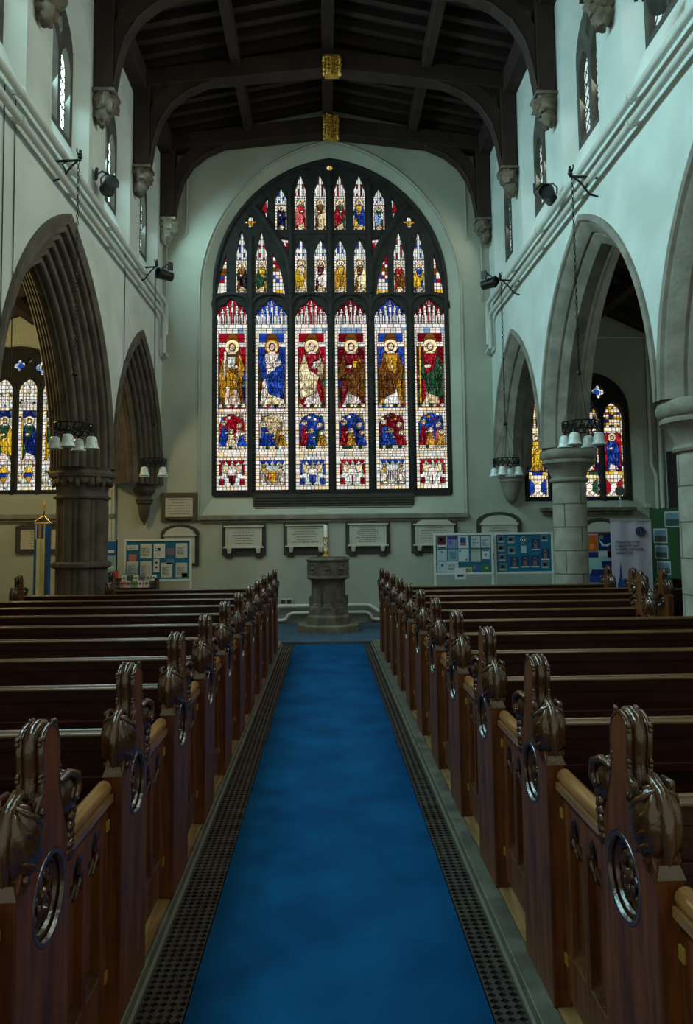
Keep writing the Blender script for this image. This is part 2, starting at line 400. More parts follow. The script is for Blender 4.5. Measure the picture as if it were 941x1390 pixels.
# ------------------------------------------------------------------ stained glass painter
GLASS = emis('stained_glass', 1.18, attr='col')
WQ = S(238, 222, 212); RED = S(138, 14, 30); DRED = S(92, 10, 20); BLU = S(24, 56, 140); DBLU = S(14, 30, 84); GLD = S(172, 126, 34)
BRN = S(104, 62, 20); GRN = S(34, 66, 42); FLE = S(232, 204, 176); LBL = S(120, 150, 190); CRM = S(228, 208, 160); BLK = S(20, 17, 17); PNK = S(176, 84, 84); YEL = S(205, 165, 40); SIL = S(205, 214, 205)
class Glass:
    def __init__(s, w, h, cell=.0125, seed=0, bg=WQ, lead=BLK):
        s.c = cell; s.W = max(2, round(w / cell)); s.H = max(2, round(h / cell)); s.w = w; s.h = h
        s.r = np.random.RandomState(seed)
        s.col = np.zeros((s.H, s.W, 3)); s.col[:] = bg; s.id = np.zeros((s.H, s.W), int); s.n = 0; s.lead = lead
        s.X, s.Z = np.meshgrid((np.arange(s.W) + .5) / s.W * w - w / 2, (np.arange(s.H) + .5) / s.H * h)
    def put(s, m, col, var=.14, lead=True):
        if not m.any(): return
        s.n += 1
        t = 1 + var * s.r.randn()
        s.col[m] = np.clip(np.array(col) * max(.4, t), 0, 1.0)
        if lead: s.id[m] = s.n
    def rect(s, x0, x1, z0, z1, col, **k): s.put((s.X >= x0) & (s.X < x1) & (s.Z >= z0) & (s.Z < z1), col, **k)
    def ell(s, x, z, rx, rz, col, **k): s.put(((s.X - x) / rx) ** 2 + ((s.Z - z) / rz) ** 2 <= 1, col, **k)
    def poly(s, P, col, **k):
        x, z = s.X, s.Z; m = np.zeros(x.shape, bool); n = len(P)
        for i in range(n):
            x1, z1 = P[i]; x2, z2 = P[(i + 1) % n]
            if z1 == z2: continue
            q = ((z1 > z) != (z2 > z)) & (x < (x2 - x1) * (z - z1) / (z2 - z1) + x1)
            m ^= q
        s.put(m, col, **k)
    def bricks(s, x0, x1, z0, z1, bw, bh, cols, var=.1):
        nz = max(1, round((z1 - z0) / bh)); nx = max(1, round((x1 - x0) / bw))
        for j in range(nz):
            for i in range(nx):
                s.rect(x0 + (x1 - x0) * i / nx, x0 + (x1 - x0) * (i + 1) / nx, z0 + (z1 - z0) * j / nz, z0 + (z1 - z0) * (j + 1) / nz, cols[s.r.randint(len(cols))], var=var)
    def folds(s, x0, x1, z0, z1, n, k=.45):
        for _ in range(n):
            x = s.r.uniform(x0, x1); dx = s.r.uniform(-.05, .05); m = (s.Z > z0) & (s.Z < z1) & (abs(s.X - x - dx * (s.Z - z0) / (z1 - z0)) < s.c * .55)
            s.col[m] *= k
    def figure(s, x, z, h, robe, mantle, halo=CRM, hair=BRN, sd=1, under=WQ, item=None):
        """standing figure, feet at z, total height h, facing forward"""
        w = h * .155; hz = z + h * .90
        s.ell(x, hz, h * .105, h * .105, halo); 
        if h > .7: s.ell(x, hz, h * .082, h * .082, CRM, lead=False)
        s.poly([(x - w * .62, z + h * .80), (x + w * .62, z + h * .80), (x + w * 1.05, z + h * .62), (x + w * .95, z + h * .3), (x + w * 1.15, z + h * .03), (x - w * 1.15, z + h * .03), (x - w * .95, z + h * .3), (x - w * 1.05, z + h * .62)], robe)
        s.poly([(x - w * .8, z + h * .04), (x + w * .9, z + h * .04), (x + w * .5, z + h * .26), (x - w * .2, z + h * .30)], under)
        s.poly([(x + sd * w * .7, z + h * .80), (x + sd * w * 1.2, z + h * .55), (x + sd * w * 1.1, z + h * .12), (x - sd * w * .3, z + h * .2), (x - sd * w * .7, z + h * .46), (x + sd * w * .25, z + h * .55)], mantle)
        s.poly([(x - sd * w * .7, z + h * .80), (x - sd * w * 1.15, z + h * .6), (x - sd * w * .95, z + h * .36), (x - sd * w * .5, z + h * .5)], mantle, var=.25)
        s.folds(x - w, x + w, z + h * .04, z + h * .5, max(3, int(h * 9)))
        s.rect(x - w * .55, x + w * .45, z + h * .005, z + h * .05, FLE)
        s.ell(x - sd * w * .25, z + h * .60, h * .05, h * .03, FLE)
        if item == 'book': s.poly([(x + w * .1, z + h * .58), (x + w * .8, z + h * .62), (x + w * .85, z + h * .70), (x + w * .1, z + h * .67)], WQ)
        if item == 'cup': s.poly([(x + w * .2, z + h * .58), (x + w * .45, z + h * .58), (x + w * .6, z + h * .68), (x + w * .1, z + h * .68)], YEL)
        if item == 'staff': s.rect(x - sd * w * 1.0 - h * .008, x - sd * w * 1.0 + h * .012, z + h * .05, z + h * .95, YEL)
        s.ell(x, hz - h * .005, h * .048, h * .062, hair); s.ell(x, hz - h * .008, h * .038, h * .05, FLE)
        if h > .7:
            for e in (-1, 1): s.ell(x + e * h * .015, hz + h * .003, s.c * .6, s.c * .6, BRN, lead=False)
            s.rect(x - h * .012, x + h * .012, hz - h * .032, hz - h * .022, PNK, lead=False)
        s.poly([(x - h * .03, z + h * .83), (x + h * .03, z + h * .83), (x + w * .5, z + h * .79), (x - w * .5, z + h * .79)], under)
    def canopy(s, z0, z1, ground, n=5):
        s.rect(-s.w, s.w, z0, z1, ground); hw = s.w / 2; H = z1 - z0
        for i in range(2 * n):
            x = (i - n + .5) * s.w / n / 2; s.rect(x - s.c * .5, x + s.c * .5, z0, z0 + H * s.r.uniform(.3, .6), SIL, lead=False)
        for i in range(n):
            x = (i - (n - 1) / 2) * s.w / n; q = 1 - abs(i - (n - 1) / 2) / (n / 2) * .55
            t = s.w / n * .26
            s.rect(x - t, x + t, z0, z0 + H * q * .72, SIL); s.ell(x, z0 + H * q * .78, t * 1.5, H * .06, WQ)
            s.poly([(x - t, z0 + H * q * .8), (x + t, z0 + H * q * .8), (x, z0 + H * q)], WQ)
            s.rect(x - t * .3, x + t * .3, z0 + H * .12, z0 + H * q * .55, ground, lead=False)
        for k in range(n - 1):
            x = (k - (n - 2) / 2) * s.w / n; s.rect(x - s.w * .02, x + s.w * .02, z0, z0 + H * .42, WQ)
        s.bricks(-hw, hw, z0, z0 + H * .13, s.w / 5, H * .13, [SIL, WQ])
    def border(s, z0, z1, t=.052, bh=.07, cols=None):
        hw = s.w / 2
        s.bricks(-hw, -hw + t, z0, z1, t, bh, cols or [WQ, WQ, SIL, WQ, CRM]); s.bricks(hw - t, hw, z0, z1, t, bh, cols or [WQ, WQ, SIL, WQ, CRM])
    def jitter(s, x0, x1, z0, z1, n, ks=(.3, .5, .65, 1.5, 1.9)):
        for _ in range(n):
            i = int((s.r.uniform(x0, x1) + s.w / 2) / s.w * s.W); j = int(s.r.uniform(z0, z1) / s.h * s.H); l = s.r.randint(2, 7); d = s.r.randint(-1, 2)
            k = ks[s.r.randint(len(ks))]
            for q in range(l):
                a, b = j + q, i + (d * q) // 3
                if 0 <= a < s.H and 0 <= b < s.W: s.col[a, b] = np.clip(s.col[a, b] * k + (.04 if k > 1 else 0), 0, 1)
    def shatter(s, x0, x1, z0, z1, size, var=.28, k=.42):
        m = (s.X >= x0) & (s.X < x1) & (s.Z >= z0) & (s.Z < z1)
        n = max(4, int((x1 - x0) * (z1 - z0) / size ** 2)); px = s.r.uniform(x0, x1, n); pz = s.r.uniform(z0, z1, n)
        d = np.stack([((s.X - a) * 1.5) ** 2 + (s.Z - b) ** 2 for a, b in zip(px, pz)]); v = d.argmin(0)
        t = np.clip(1 + var * s.r.randn(n), .35, 1.7)[v]
        s.col[m] = np.clip(s.col[m] * t[m][:, None], 0, 1)
        e = np.zeros_like(m); e[:, 1:] |= v[:, 1:] != v[:, :-1]; e[1:, :] |= v[1:, :] != v[:-1, :]
        e &= m; s.col[e] *= k
    def bars(s, step=.16):
        for k in range(1, int(s.h / step) + 1):
            j = int(k * step / s.c)
            if j < s.H: s.col[j] = s.col[j] * .25
    def build(s, name, cx, y, z0, parent):
        L = np.zeros((s.H, s.W), bool)
        L[:, 1:] |= s.id[:, 1:] != s.id[:, :-1]; L[1:, :] |= s.id[1:, :] != s.id[:-1, :]
        speck = 1 + .07 * s.r.randn(s.H, s.W, 1)
        col = np.clip(s.col * speck, 0, 1); col[L] = np.array(s.lead) * .6 + col[L] * .12
        w, h = s.w, s.h; q = np.round(col * 24) / 24
        vs = []; fs = []; cs = []
        for j in range(s.H):
            z_a = z0 + h * j / s.H; z_b = z0 + h * (j + 1) / s.H; i = 0
            while i < s.W:
                k = i + 1
                while k < s.W and L[j, k] == L[j, i] and abs(q[j, k] - q[j, i]).max() < .03: k += 1
                xa = cx - w / 2 + w * i / s.W; xb = cx - w / 2 + w * k / s.W
                o = len(vs); vs += [(xa, y, z_a), (xb, y, z_a), (xb, y, z_b), (xa, y, z_b)]; fs.append((o, o + 1, o + 2, o + 3)); cs.append(col[j, i:k].mean(0)); i = k
        me = bpy.data.meshes.new(name); me.from_pydata(vs, [], fs); me.materials.append(GLASS)
        at = me.attributes.new('col', 'FLOAT_COLOR', 'CORNER')
        a = np.ones((len(fs) * 4, 4), np.float32); a[:, :3] = np.repeat(np.array(cs), 4, 0); at.data.foreach_set('color', a.ravel())
        o = bpy.data.objects.new(name, me); C.objects.link(o); o.parent = parent
        return o

# ------------------------------------------------------------------ the great west window
win = empty('window_1'); struct(win, 'great pointed west window of six stained glass lights')
YF, YB = YW + .15, YW + .30
PITCH = .772; cs6 = [WC + PITCH * (k - 2.5) for k in range(6)]
loops = []
def main_head(c): 
    h = .313
    return [(c - h, 2.5), (c + h, 2.5), (c + h, 5.86), (c + .275, 5.98), (c + .235, 5.99), (c + .20, 6.08), (c + .13, 6.10), (c + .06, 6.19), (c, 6.235), (c - .06, 6.19), (c - .13, 6.10), (c - .20, 6.08), (c - .235, 5.99), (c - .275, 5.98), (c - h, 5.86)]
for c in cs6: loops.append(main_head(c))
def spire(c, z0, zsh, zt, h=.113):
    return [(c - h, z0), (c + h, z0), (c + h, zsh), (c + h * .62, zsh + (zt - zsh) * .3), (c + h * .42, zsh + (zt - zsh) * .62), (c, zt), (c - h * .42, zsh + (zt - zsh) * .62), (c - h * .62, zsh + (zt - zsh) * .3), (c - h, zsh)]
sub = lambda k: WC + .386 * (k - 5.5)
up = []    # (centre, z0, shoulder, tip, kind)
for k in (1, 2, 9, 10): up.append((sub(k), 6.33, 7.12, 7.58, k))
for k in (4, 5, 6, 7): up.append((sub(k), 6.33, 7.20, 7.42, k))
for k in (4, 5, 6, 7): up.append((sub(k), 7.59, 8.42, 8.74, k + 20))
for k in (3, 8): up.append((sub(k), 7.59, 8.26, 8.46, k + 20))
for c, a0, a1, a2, k in up: loops.append(spire(c, a0, a1, a2))
mir = lambda P: [(2 * WC - x, z) for x, z in P][::-1]
small = []
colA = [(-2.085, 6.30), (-1.885, 6.34), (-1.885, 7.12), (-1.93, 7.0), (-2.02, 6.7)]
colD = [(-.985, 6.34), (-.755, 6.30), (-.80, 6.62), (-.88, 6.92), (-.985, 7.14)]
wedA = [(-1.22, 8.02), (-1.13, 7.93), (-1.10, 7.80), (-1.075, 8.26), (-1.13, 8.20)]
wedB = [(-.70, 7.05), (-.685, 7.42), (-.82, 7.44), (-.86, 7.38), (-.76, 7.2)]
quat = []
for i in range(32):
    t = 2 * PI * i / 32; r = .06 + .06 * abs(math.cos(2 * t)) ** .8
    quat.append((-1.42 + r * math.cos(t), 7.765 + r * 1.05 * math.sin(t)))
topd = [(-.36, 8.80), (-.27, 8.76), (-.19, 8.79), (-.27, 8.83)]
topc = [(.137 + .062 * math.cos(2 * PI * i / 16), 8.87 + .085 * math.sin(2 * PI * i / 16)) for i in range(16)]
tops = [(-.07, 8.895), (.0, 8.875), (.045, 8.895), (.0, 8.915)]
tiny = [(-.66, 8.60), (-.63, 8.585), (-.615, 8.61), (-.64, 8.63)]
for P in (colA, colD, wedA, wedB, quat, topd, tops, tiny): loops += [P, mir(P)]
loops.append(topc)
frame = arch_loop(WC, 2.29, 2.36, 6.42, 2.63)
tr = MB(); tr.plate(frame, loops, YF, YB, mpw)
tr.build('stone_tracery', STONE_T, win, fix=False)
mu = MB()
for k in range(7):
    x = WC + PITCH * (k - 3)
    if k in (0, 6): x += .06 if k == 0 else -.06
    mu.tube([(x, YF, 2.40), (x, YF, 6.3)], .042, 8)
for k in (2, 3, 4): mu.tube([(WC + PITCH * (k - 3), YF, 6.2), (WC + PITCH * (k - 3), YF, 8.5 if k != 3 else 8.75)], .045, 8)
for c in cs6: mu.tube([(c - .386 * math.cos(PI * i / 14), YF, 6.0 + .30 * math.sin(PI * i / 14) ** .8) for i in range(15)], .038, 8)
for c in [sub(k) for k in range(12)]:
    pass
for s in (0, 1):
    P = [(-.635, 6.3), (-.64, 6.74), (-.70, 7.0), (-.80, 7.25), (-.97, 7.52), (-1.19, 7.86), (-1.36, 8.06)]
    if s: P = mir(P)
    mu.tube([(x, YF, z) for x, z in P], .058, 8)
    x = -1.407 if not s else 2 * WC + 1.407
    mu.tube([(x, YF, 6.3), (x, YF, 7.45)], .04, 8)
for x0, x1, z in ((-.62, .90, 7.52),):
    mu.tube([(x0, YF, z), (x1, YF, z)], .03, 8)
mu.tube([(x, YF, z) for x, z in arch_loop(WC, 2.245, 2.40, 6.42, 2.575)], .045, 8)
mu.bb(-2.10, 2.38, YF - .04, YF + .06, 2.37, 2.46)
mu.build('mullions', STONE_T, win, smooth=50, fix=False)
YG = YB - .01
spec = [  # ground, robe, mantle, under, item, side colours of the scene, lower ground
    (RED, BRN, GLD, FLE, None, (RED, BLU, WQ), RED, dict(hair=BRN)),
    (BLU, WQ, BLU, CRM, 'book', (CRM, BLU, GLD), BLU, dict(hair=BRN)),
    (RED, RED, CRM, WQ, 'book', (BLU, RED, GRN), BLU, dict(hair=CRM)),
    (DRED, DRED, BRN, WQ, 'cup', (BLU, RED, DBLU), RED, dict(hair=BRN)),
    (BLU, GLD, BRN, WQ, 'cup', (DRED, BLU, RED), BLU, dict(hair=GLD)),
    (DRED, RED, GRN, CRM, 'staff', (BLU, RED, PNK), RED, dict(hair=WQ)),
]
def main_light(k, c):
    ground, robe, mantle, under, item, sc, low, kw = spec[k]
    g = Glass(.64, 3.76, .0122, 40 + k); o = 2.49; hw = .32
    z = lambda a: a - o
    # lower panel with an angel and a shield
    g.bricks(-hw, hw, 0, z(3.14), .07, .07, [WQ, WQ, SIL, CRM])
    g.rect(-.25, .25, z(2.60), z(3.06), SIL)
    for i in range(4): g.poly([(-.24 + i * .12, z(3.07)), (-.12 + i * .12, z(3.07)), (-.18 + i * .12, z(2.96))], low)
    if k in (1, 4):
        for s in (-1, 1):
            g.figure(s * .16, z(2.58), .42, CRM if s > 0 else YEL, WQ, under=WQ, sd=s)
        g.poly([(-.09, z(2.86)), (.09, z(2.86)), (.08, z(2.70)), (0, z(2.60)), (-.08, z(2.70))], YEL if k == 1 else WQ)
        for i in range(5): g.rect(-.08 + .035 * i, -.065 + .035 * i, z(2.68), z(2.85), RED if k == 1 else DBLU, lead=False)
    else:
        for s in (-1, 1):
            g.poly([(s * .05, z(2.94)), (s * .2, z(3.02)), (s * .17, z(2.84)), (s * .06, z(2.80))], CRM)
            g.rect(min(s * .15, s * .23), max(s * .15, s * .23), z(2.60), z(2.72), low); g.rect(min(s * .20, s * .24), max(s * .20, s * .24), z(2.78), z(3.0), low)
        g.ell(0, z(2.97), .035, .045, FLE); g.poly([(-.08, z(2.9)), (.08, z(2.9)), (.10, z(2.74)), (-.10, z(2.74))], WQ)
        g.poly([(-.07, z(2.78)), (.07, z(2.78)), (.06, z(2.66)), (0, z(2.58)), (-.06, z(2.66))], (BLU if k == 2 else DRED if k == 0 else WQ)); g.rect(-.012, .012, z(2.6), z(2.77), BLK, lead=False)
    # band
    g.bricks(-hw, hw, z(3.12), z(3.24), .08, .06, [WQ, SIL, CRM])
    # narrative scene
    g.bricks(-hw, hw, z(3.24), z(4.05), .06, .07, [WQ, SIL, WQ, CRM])
    A = [(-.24, z(3.30)), (.24, z(3.30)), (.24, z(3.78)), (.19, z(3.90)), (0, z(3.98)), (-.19, z(3.90)), (-.24, z(3.78))]
    g.poly(A, sc[0])
    r = random.Random(k * 7 + 3); pal = [sc[1], sc[2], sc[0], CRM, WQ, GRN, GLD, RED, BLU]
    for i in range(4): g.ell(-.18 + .12 * i, z(3.86 + .04 * (i % 2)), .035, .03, pal[(i + k) % 9])
    for i, x in enumerate((-.15, .14, -.02, .19)):
        hh = (.52, .46, .34, .30)[i]
        colr = sc[1 + i % 2] if i < 2 else pal[r.randrange(9)]
        g.poly([(x - .05, z(3.32 + hh * .75)), (x + .05, z(3.32 + hh * .75)), (x + .10, z(3.34)), (x - .10, z(3.34))], colr); g.folds(x - .08, x + .08, z(3.34), z(3.55), 3)
        g.ell(x, z(3.32 + hh * .92), .055, .055, CRM); g.ell(x, z(3.32 + hh * .90), .030, .040, FLE)
        g.ell(x + .05, z(3.32 + hh * .55), .03, .02, FLE)
    g.bricks(-.24, .24, z(3.28), z(3.34), .06, .06, [CRM, WQ, GRN])
    # figure zone
    g.bricks(-hw, hw, z(4.02), z(4.09), .08, .07, [WQ, CRM])
    g.rect(-.26, .26, z(4.08), z(5.36), ground if k in (0, 1, 4) else BRN)
    g.bricks(-.26, .26, z(4.12), z(4.90), .087, .13, [BRN, GRN, BLU if k == 0 else BRN, DBLU if k in (0, 3) else BRN], var=.3)
    g.rect(-.26, .26, z(4.95), z(5.42), ground)
    g.rect(-.13, .13, z(4.7), z(5.30), DRED if ground is BLU else BRN)
    g.border(z(4.02), z(5.46))
    g.bricks(-.27, .27, z(5.28), z(5.36), .13, .08, [WQ, SIL])
    g.rect(-.27, .27, z(5.36), z(5.58), ground); g.ell(0, z(5.42), .12, .14, BRN); g.bricks(-.27, -.24, z(5.36), z(5.58), .03, .07, [WQ]); g.bricks(.24, .27, z(5.36), z(5.58), .03, .07, [WQ])
    g.bricks(-.27, .27, z(5.345), z(5.385), .09, .04, [WQ, SIL])
    g.figure(0, z(4.10), 1.33, robe, mantle, halo=(CRM if k not in (1,) else GLD), under=under, item=item, sd=(1 if k % 2 else -1), **kw)
    if k == 0:
        g.poly([(-.12, z(4.5)), (-.05, z(4.5)), (-.08, z(4.14)), (-.15, z(4.14))], FLE); g.poly([(.03, z(4.45)), (.10, z(4.45)), (.08, z(4.14)), (.01, z(4.14))], FLE)
        g.poly([(-.10, z(5.10)), (.07, z(5.10)), (.05, z(4.90)), (-.08, z(4.88))], SIL); g.poly([(-.16, z(5.2)), (-.11, z(5.2)), (-.13, z(4.7)), (-.18, z(4.7))], FLE)
    for i in range(7): g.ell(-.22 + .073 * i, z(4.13), .04, .035, [WQ, GRN, CRM, RED, WQ, GRN, CRM][(i + k) % 7])
    g.shatter(-.25, .25, z(4.12), z(5.12), .075); g.shatter(-.24, .24, z(3.3), z(3.97), .06); g.shatter(-.24, .24, z(2.58), z(3.06), .055, .2, .5)
    g.jitter(-.25, .25, z(4.08), z(5.3), 420); g.jitter(-.24, .24, z(3.3), z(3.95), 200); g.jitter(-.25, .25, z(2.58), z(3.05), 120)
    # arch heads and canopy
    g.bricks(-hw, hw, z(5.56), z(5.66), .11, .10, [SIL, WQ, LBL])
    g.border(z(5.38), z(5.62), .052, .08)
    g.canopy(z(5.66), z(6.25), ground if k not in (3, 5) else DRED, 7)
    g.jitter(-.31, .31, z(5.66), z(6.2), 160, (1.6, 2.2, .5)); g.bars(.165)
    g.build('stained_glass', c, YG, o, win)
for k, c in enumerate(cs6): main_light(k, c)
upc = {1: (BLU, BRN, BLK), 2: (RED, YEL, GRN), 4: (BLU, CRM, YEL), 5: (BLU, DRED, WQ), 6: (BLU, YEL, GLD), 7: (BLU, BRN, CRM), 9: (RED, RED, BRN), 10: (BLU, BLU, YEL),
       23: (BLU, BLK, DBLU), 24: (RED, RED, PNK), 25: (DRED, BRN, CRM), 26: (RED, GRN, RED), 27: (DRED, YEL, BLU), 28: (BLU, GRN, LBL)}
for c, z0, zs, zt, k in up:
    ground, robe, mantle = upc[k]
    g = Glass(.24, zt - z0 + .04, .0118, 100 + k); zh = zs - z0
    g.bricks(-.12, .12, 0, zh, .05, .06, [WQ, SIL, CRM])
    g.rect(-.082, .082, .06, zh * .78, ground); g.ell(0, zh * .70, .085, .12, WQ); g.ell(0, zh * .68, .06, .10, ground)
    g.figure(0, .06, zh * .74, robe, mantle, under=CRM, halo=CRM, sd=1 if k % 2 else -1)
    g.bricks(-.12, .12, zh * .84, zt - z0 + .04, .05, .09, [SIL, ground, SIL, ground, WQ])
    g.shatter(-.08, .08, .06, zh * .62, .05, .2, .6); g.jitter(-.08, .08, .06, zh * .75, 70)
    for x, q in ((-.085, .45), (0, 1), (.085, .45)):
        g.rect(x - .022, x + .022, zh * .84, zh + (zt - z0 - zh) * q, SIL); g.rect(x - .006, x + .006, zh * .86, zh, ground, lead=False)
    g.bricks(-.12, .12, zh * .84, zh * .90, .05, .05, [WQ, SIL])
    g.bars(.14); g.build('stained_glass', c, YG, z0 - .01, win)
def patch(P, cols, seed):
    xs = [p[0] for p in P]; zs = [p[1] for p in P]
    g = Glass(max(xs) - min(xs) + .04, max(zs) - min(zs) + .04, .0125, seed)
    nz = len(cols)
    for j, cc in enumerate(cols):
        g.bricks(-g.w / 2, g.w / 2, g.h * j / nz, g.h * (j + 1) / nz, .07, .08, cc)
    g.build('stained_glass', (max(xs) + min(xs)) / 2, YG, min(zs) - .02, win)
for P in (colA, mir(colA), colD, mir(colD)): patch(P, [[YEL, WQ, YEL], [WQ, SIL], [WQ, BLU, RED], [BRN, WQ], [WQ, RED], [RED, WQ]], int(abs(P[0][0]) * 100))
for P in (wedA, mir(wedA)): patch(P, [[SIL], [SIL, WQ], [RED], [RED, SIL], [SIL]], 7)
for P in (wedB, mir(wedB)): patch(P, [[WQ, SIL], [WQ], [RED, DRED], [RED, WQ], [WQ]], 8)
for P in (quat, mir(quat)): patch(P, [[WQ], [GLD, CRM, GLD], [SIL]], 9)
for P in (topd, mir(topd), tops, mir(tops), tiny, mir(tiny)): patch(P, [[WQ, SIL]], 10)
patch(topc, [[GLD], [YEL, CRM]], 12)

# aisle windows
def aisle_light(e, c, w, z0, zt, seed, fig, kw, y):
    g = Glass(w + .02, zt - z0 + .03, .0122, seed); h = zt - z0; hw = w / 2
    pale = kw.get('pale')
    WW = [WQ, WQ, SIL, S(225, 228, 215), CRM] if pale else [WQ, CRM, WQ, S(240, 225, 170)]
    g.bricks(-hw - .01, hw + .01, 0, h + .03, .065, .07, WW)
    if pale:
        for i in range(26): g.ell(g.r.uniform(-hw, hw), g.r.uniform(.02, h * .95), .016, .018, [YEL, BLU, GRN, BLK, GLD][i % 5])
        g.ell(0, h * .16, hw * .42, h * .06, YEL); g.rect(-hw * .35, hw * .35, h * .12, h * .16, BLU); g.poly([(-hw * .35, h * .12), (hw * .35, h * .12), (0, h * .06)], GLD)
        g.rect(-hw * .6, hw * .6, h * .66, h * .72, DBLU)
        g.figure(0, h * .26, h * .41, fig[0], fig[1], under=fig[2], item='staff'); g.shatter(-hw, hw, 0, h * .98, .07, .12, .6); g.jitter(-hw, hw, 0, h, 420)
    else:
        for s in (-1, 1):
            g.poly([(0, h * .10), (s * hw * .8, h * .20), (s * hw * .8, h * .02), ], fig[3], var=.1); g.poly([(0, h * .10), (s * hw * .55, h * .03), (s * hw * .2, h * .01)], WQ)
        g.ell(0, h * .10, hw * .34, h * .045, WQ)
        g.bricks(-hw, hw, h * .235, h * .265, .09, .05, [YEL, CRM, fig[3]])
        g.rect(-hw * .86, hw * .86, h * .27, h * .68, fig[4])
        for s in (-1, 1):
            g.poly([(s * hw * .12, h * .56), (s * hw * .5, h * .70), (s * hw * .86, h * .62), (s * hw * .8, h * .30), (s * hw * .45, h * .36)], fig[5]); 
        g.figure(0, h * .27, h * .41, fig[0], fig[1], under=fig[2], halo=CRM)
        g.shatter(-hw * .8, hw * .8, h * .27, h * .6, .06, .22, .5); g.jitter(-hw * .8, hw * .8, h * .27, h * .68, 160)
        g.bricks(-hw * .8, hw * .8, h * .74, h * .97, .05, .05, [WQ, YEL, CRM, DBLU, BRN])
        g.border(h * .0, h * .98, .035, .06, [WQ, WQ, CRM, GLD, DBLU])
    g.bars(.17)
    g.build('stained_glass', c, y, z0 - .01, e)
# left aisle window: five lights
def aisle_window(name, label, cx, a, z0, zs, rise, lights, w, head, zhead, quats, specs, pale):
    e = empty(name); struct(e, label)
    L = []
    for c in lights: L.append([(c - w / 2, z0 + .1)] + arch_pts(c, w / 2, zhead, head, 0, 6) + [(c + w / 2, z0 + .1)])
    Q = []
    for x, z, r in quats:
        q = []
        for i in range(24):
            t = 2 * PI * i / 24; rr = r * (.6 + .4 * abs(math.cos(2 * t)))
            q.append((x + rr * math.cos(t), z + rr * math.sin(t)))
        Q.append(q)
    MB().plate(arch_loop(cx, a + .06, z0 - .05, zs, rise + .04), L + Q, YF, YB, mpw).build('stone_tracery', STONE_T, e, fix=False)
    m = MB()
    for i in range(len(lights) - 1):
        x = (lights[i] + lights[i + 1]) / 2; m.tube([(x, YF, z0), (x, YF, zhead + head * .6)], .035, 8)
    m.tube([(x, YF, z) for x, z in arch_loop(cx, a, z0 + .02, zs, rise)], .04, 8); m.build('mullions', STONE_T, e, smooth=50, fix=False)
    for i, c in enumerate(lights): aisle_light(e, c, w, z0 + .1, zhead + head, 300 + i + int(cx * 10), specs[i], dict(pale=pale), YG)
    for i, (x, z, r) in enumerate(quats):
        g = Glass(2 * r + .02, 2 * r + .02, .0125, 500 + i); g.bricks(-g.w / 2, g.w / 2, 0, g.h, .07, .07, [WQ, SIL, LBL]); g.ell(0, g.h / 2, r * .4, r * .4, [BLU, DRED][i % 2]); g.build('stained_glass', x, YG, z - r - .01, e)
aisle_window('window_20', 'stained glass window in the west wall of the left aisle', -6.0, 1.20, 2.44, 4.25, .98,
    [-7.0 + .0 + .52 * i for i in range(0)] + [-6.62, -6.12, -5.655, -5.20], .39, .25, 4.42, [(-5.83, 4.93, .13), (-5.38, 4.90, .17), (-6.35, 4.90, .15), (-5.62, 5.02, .05)],
    [(GRN, DBLU, WQ), (GRN, YEL, WQ), (GRN, DBLU, WQ), (YEL, GRN, WQ)], True)
aisle_window('window_21', 'stained glass window in the west wall of the right aisle', 4.86, 1.0, 2.22, 3.95, .70,
    [4.11, 4.615, 5.12, 5.60], .40, .28, 3.86, [(5.33, 4.36, .14), (4.86, 4.45, .12), (4.36, 4.36, .13)],
    [(YEL, YEL, GLD, BLU, BLU, BLU), (GLD, RED, WQ, GRN, DRED, RED), (RED, YEL, WQ, GRN, DRED, DBLU), (BLU, BLU, WQ, RED, DRED, RED)], False)

# sill, dark panel, ledges
b = MB(); b.bb(-2.39, 2.68, YW - .09, YW + .02, 1.93, 2.02); b.bb(-2.34, 2.63, YW - .05, YW + .02, 1.88, 1.93)
struct(b.build('trim_3', STONE, bevel=.012), 'stone ledge below the west window')
b = MB(); b.bb(-1.36, 1.68, YF - .09, YF - .01, 2.10, 2.41)
for i in range(5): b.bb(-1.33, 1.65, YF - .105, YF - .085, 2.13 + i * .052, 2.155 + i * .052)
tag(b.build('dark_louvre', SLATE), 'long dark louvred board on the sill of the west window', 'louvre')
b = MB(); b.bb(XN, -3.9, YW - .10, YW + .01, 1.98, 2.07); b.bb(XN, -3.9, YW - .06, YW + .01, 1.93, 1.98)
struct(b.build('trim_4', STONE, bevel=.01))
b = MB(); b.bb(4.05, 5.85, YW - .16, YW + .01, 2.03, 2.10); b.bb(4.1, 5.8, YW - .1, YW + .01, 1.96, 2.03)
struct(b.build('trim_5', STONE_C, bevel=.012))
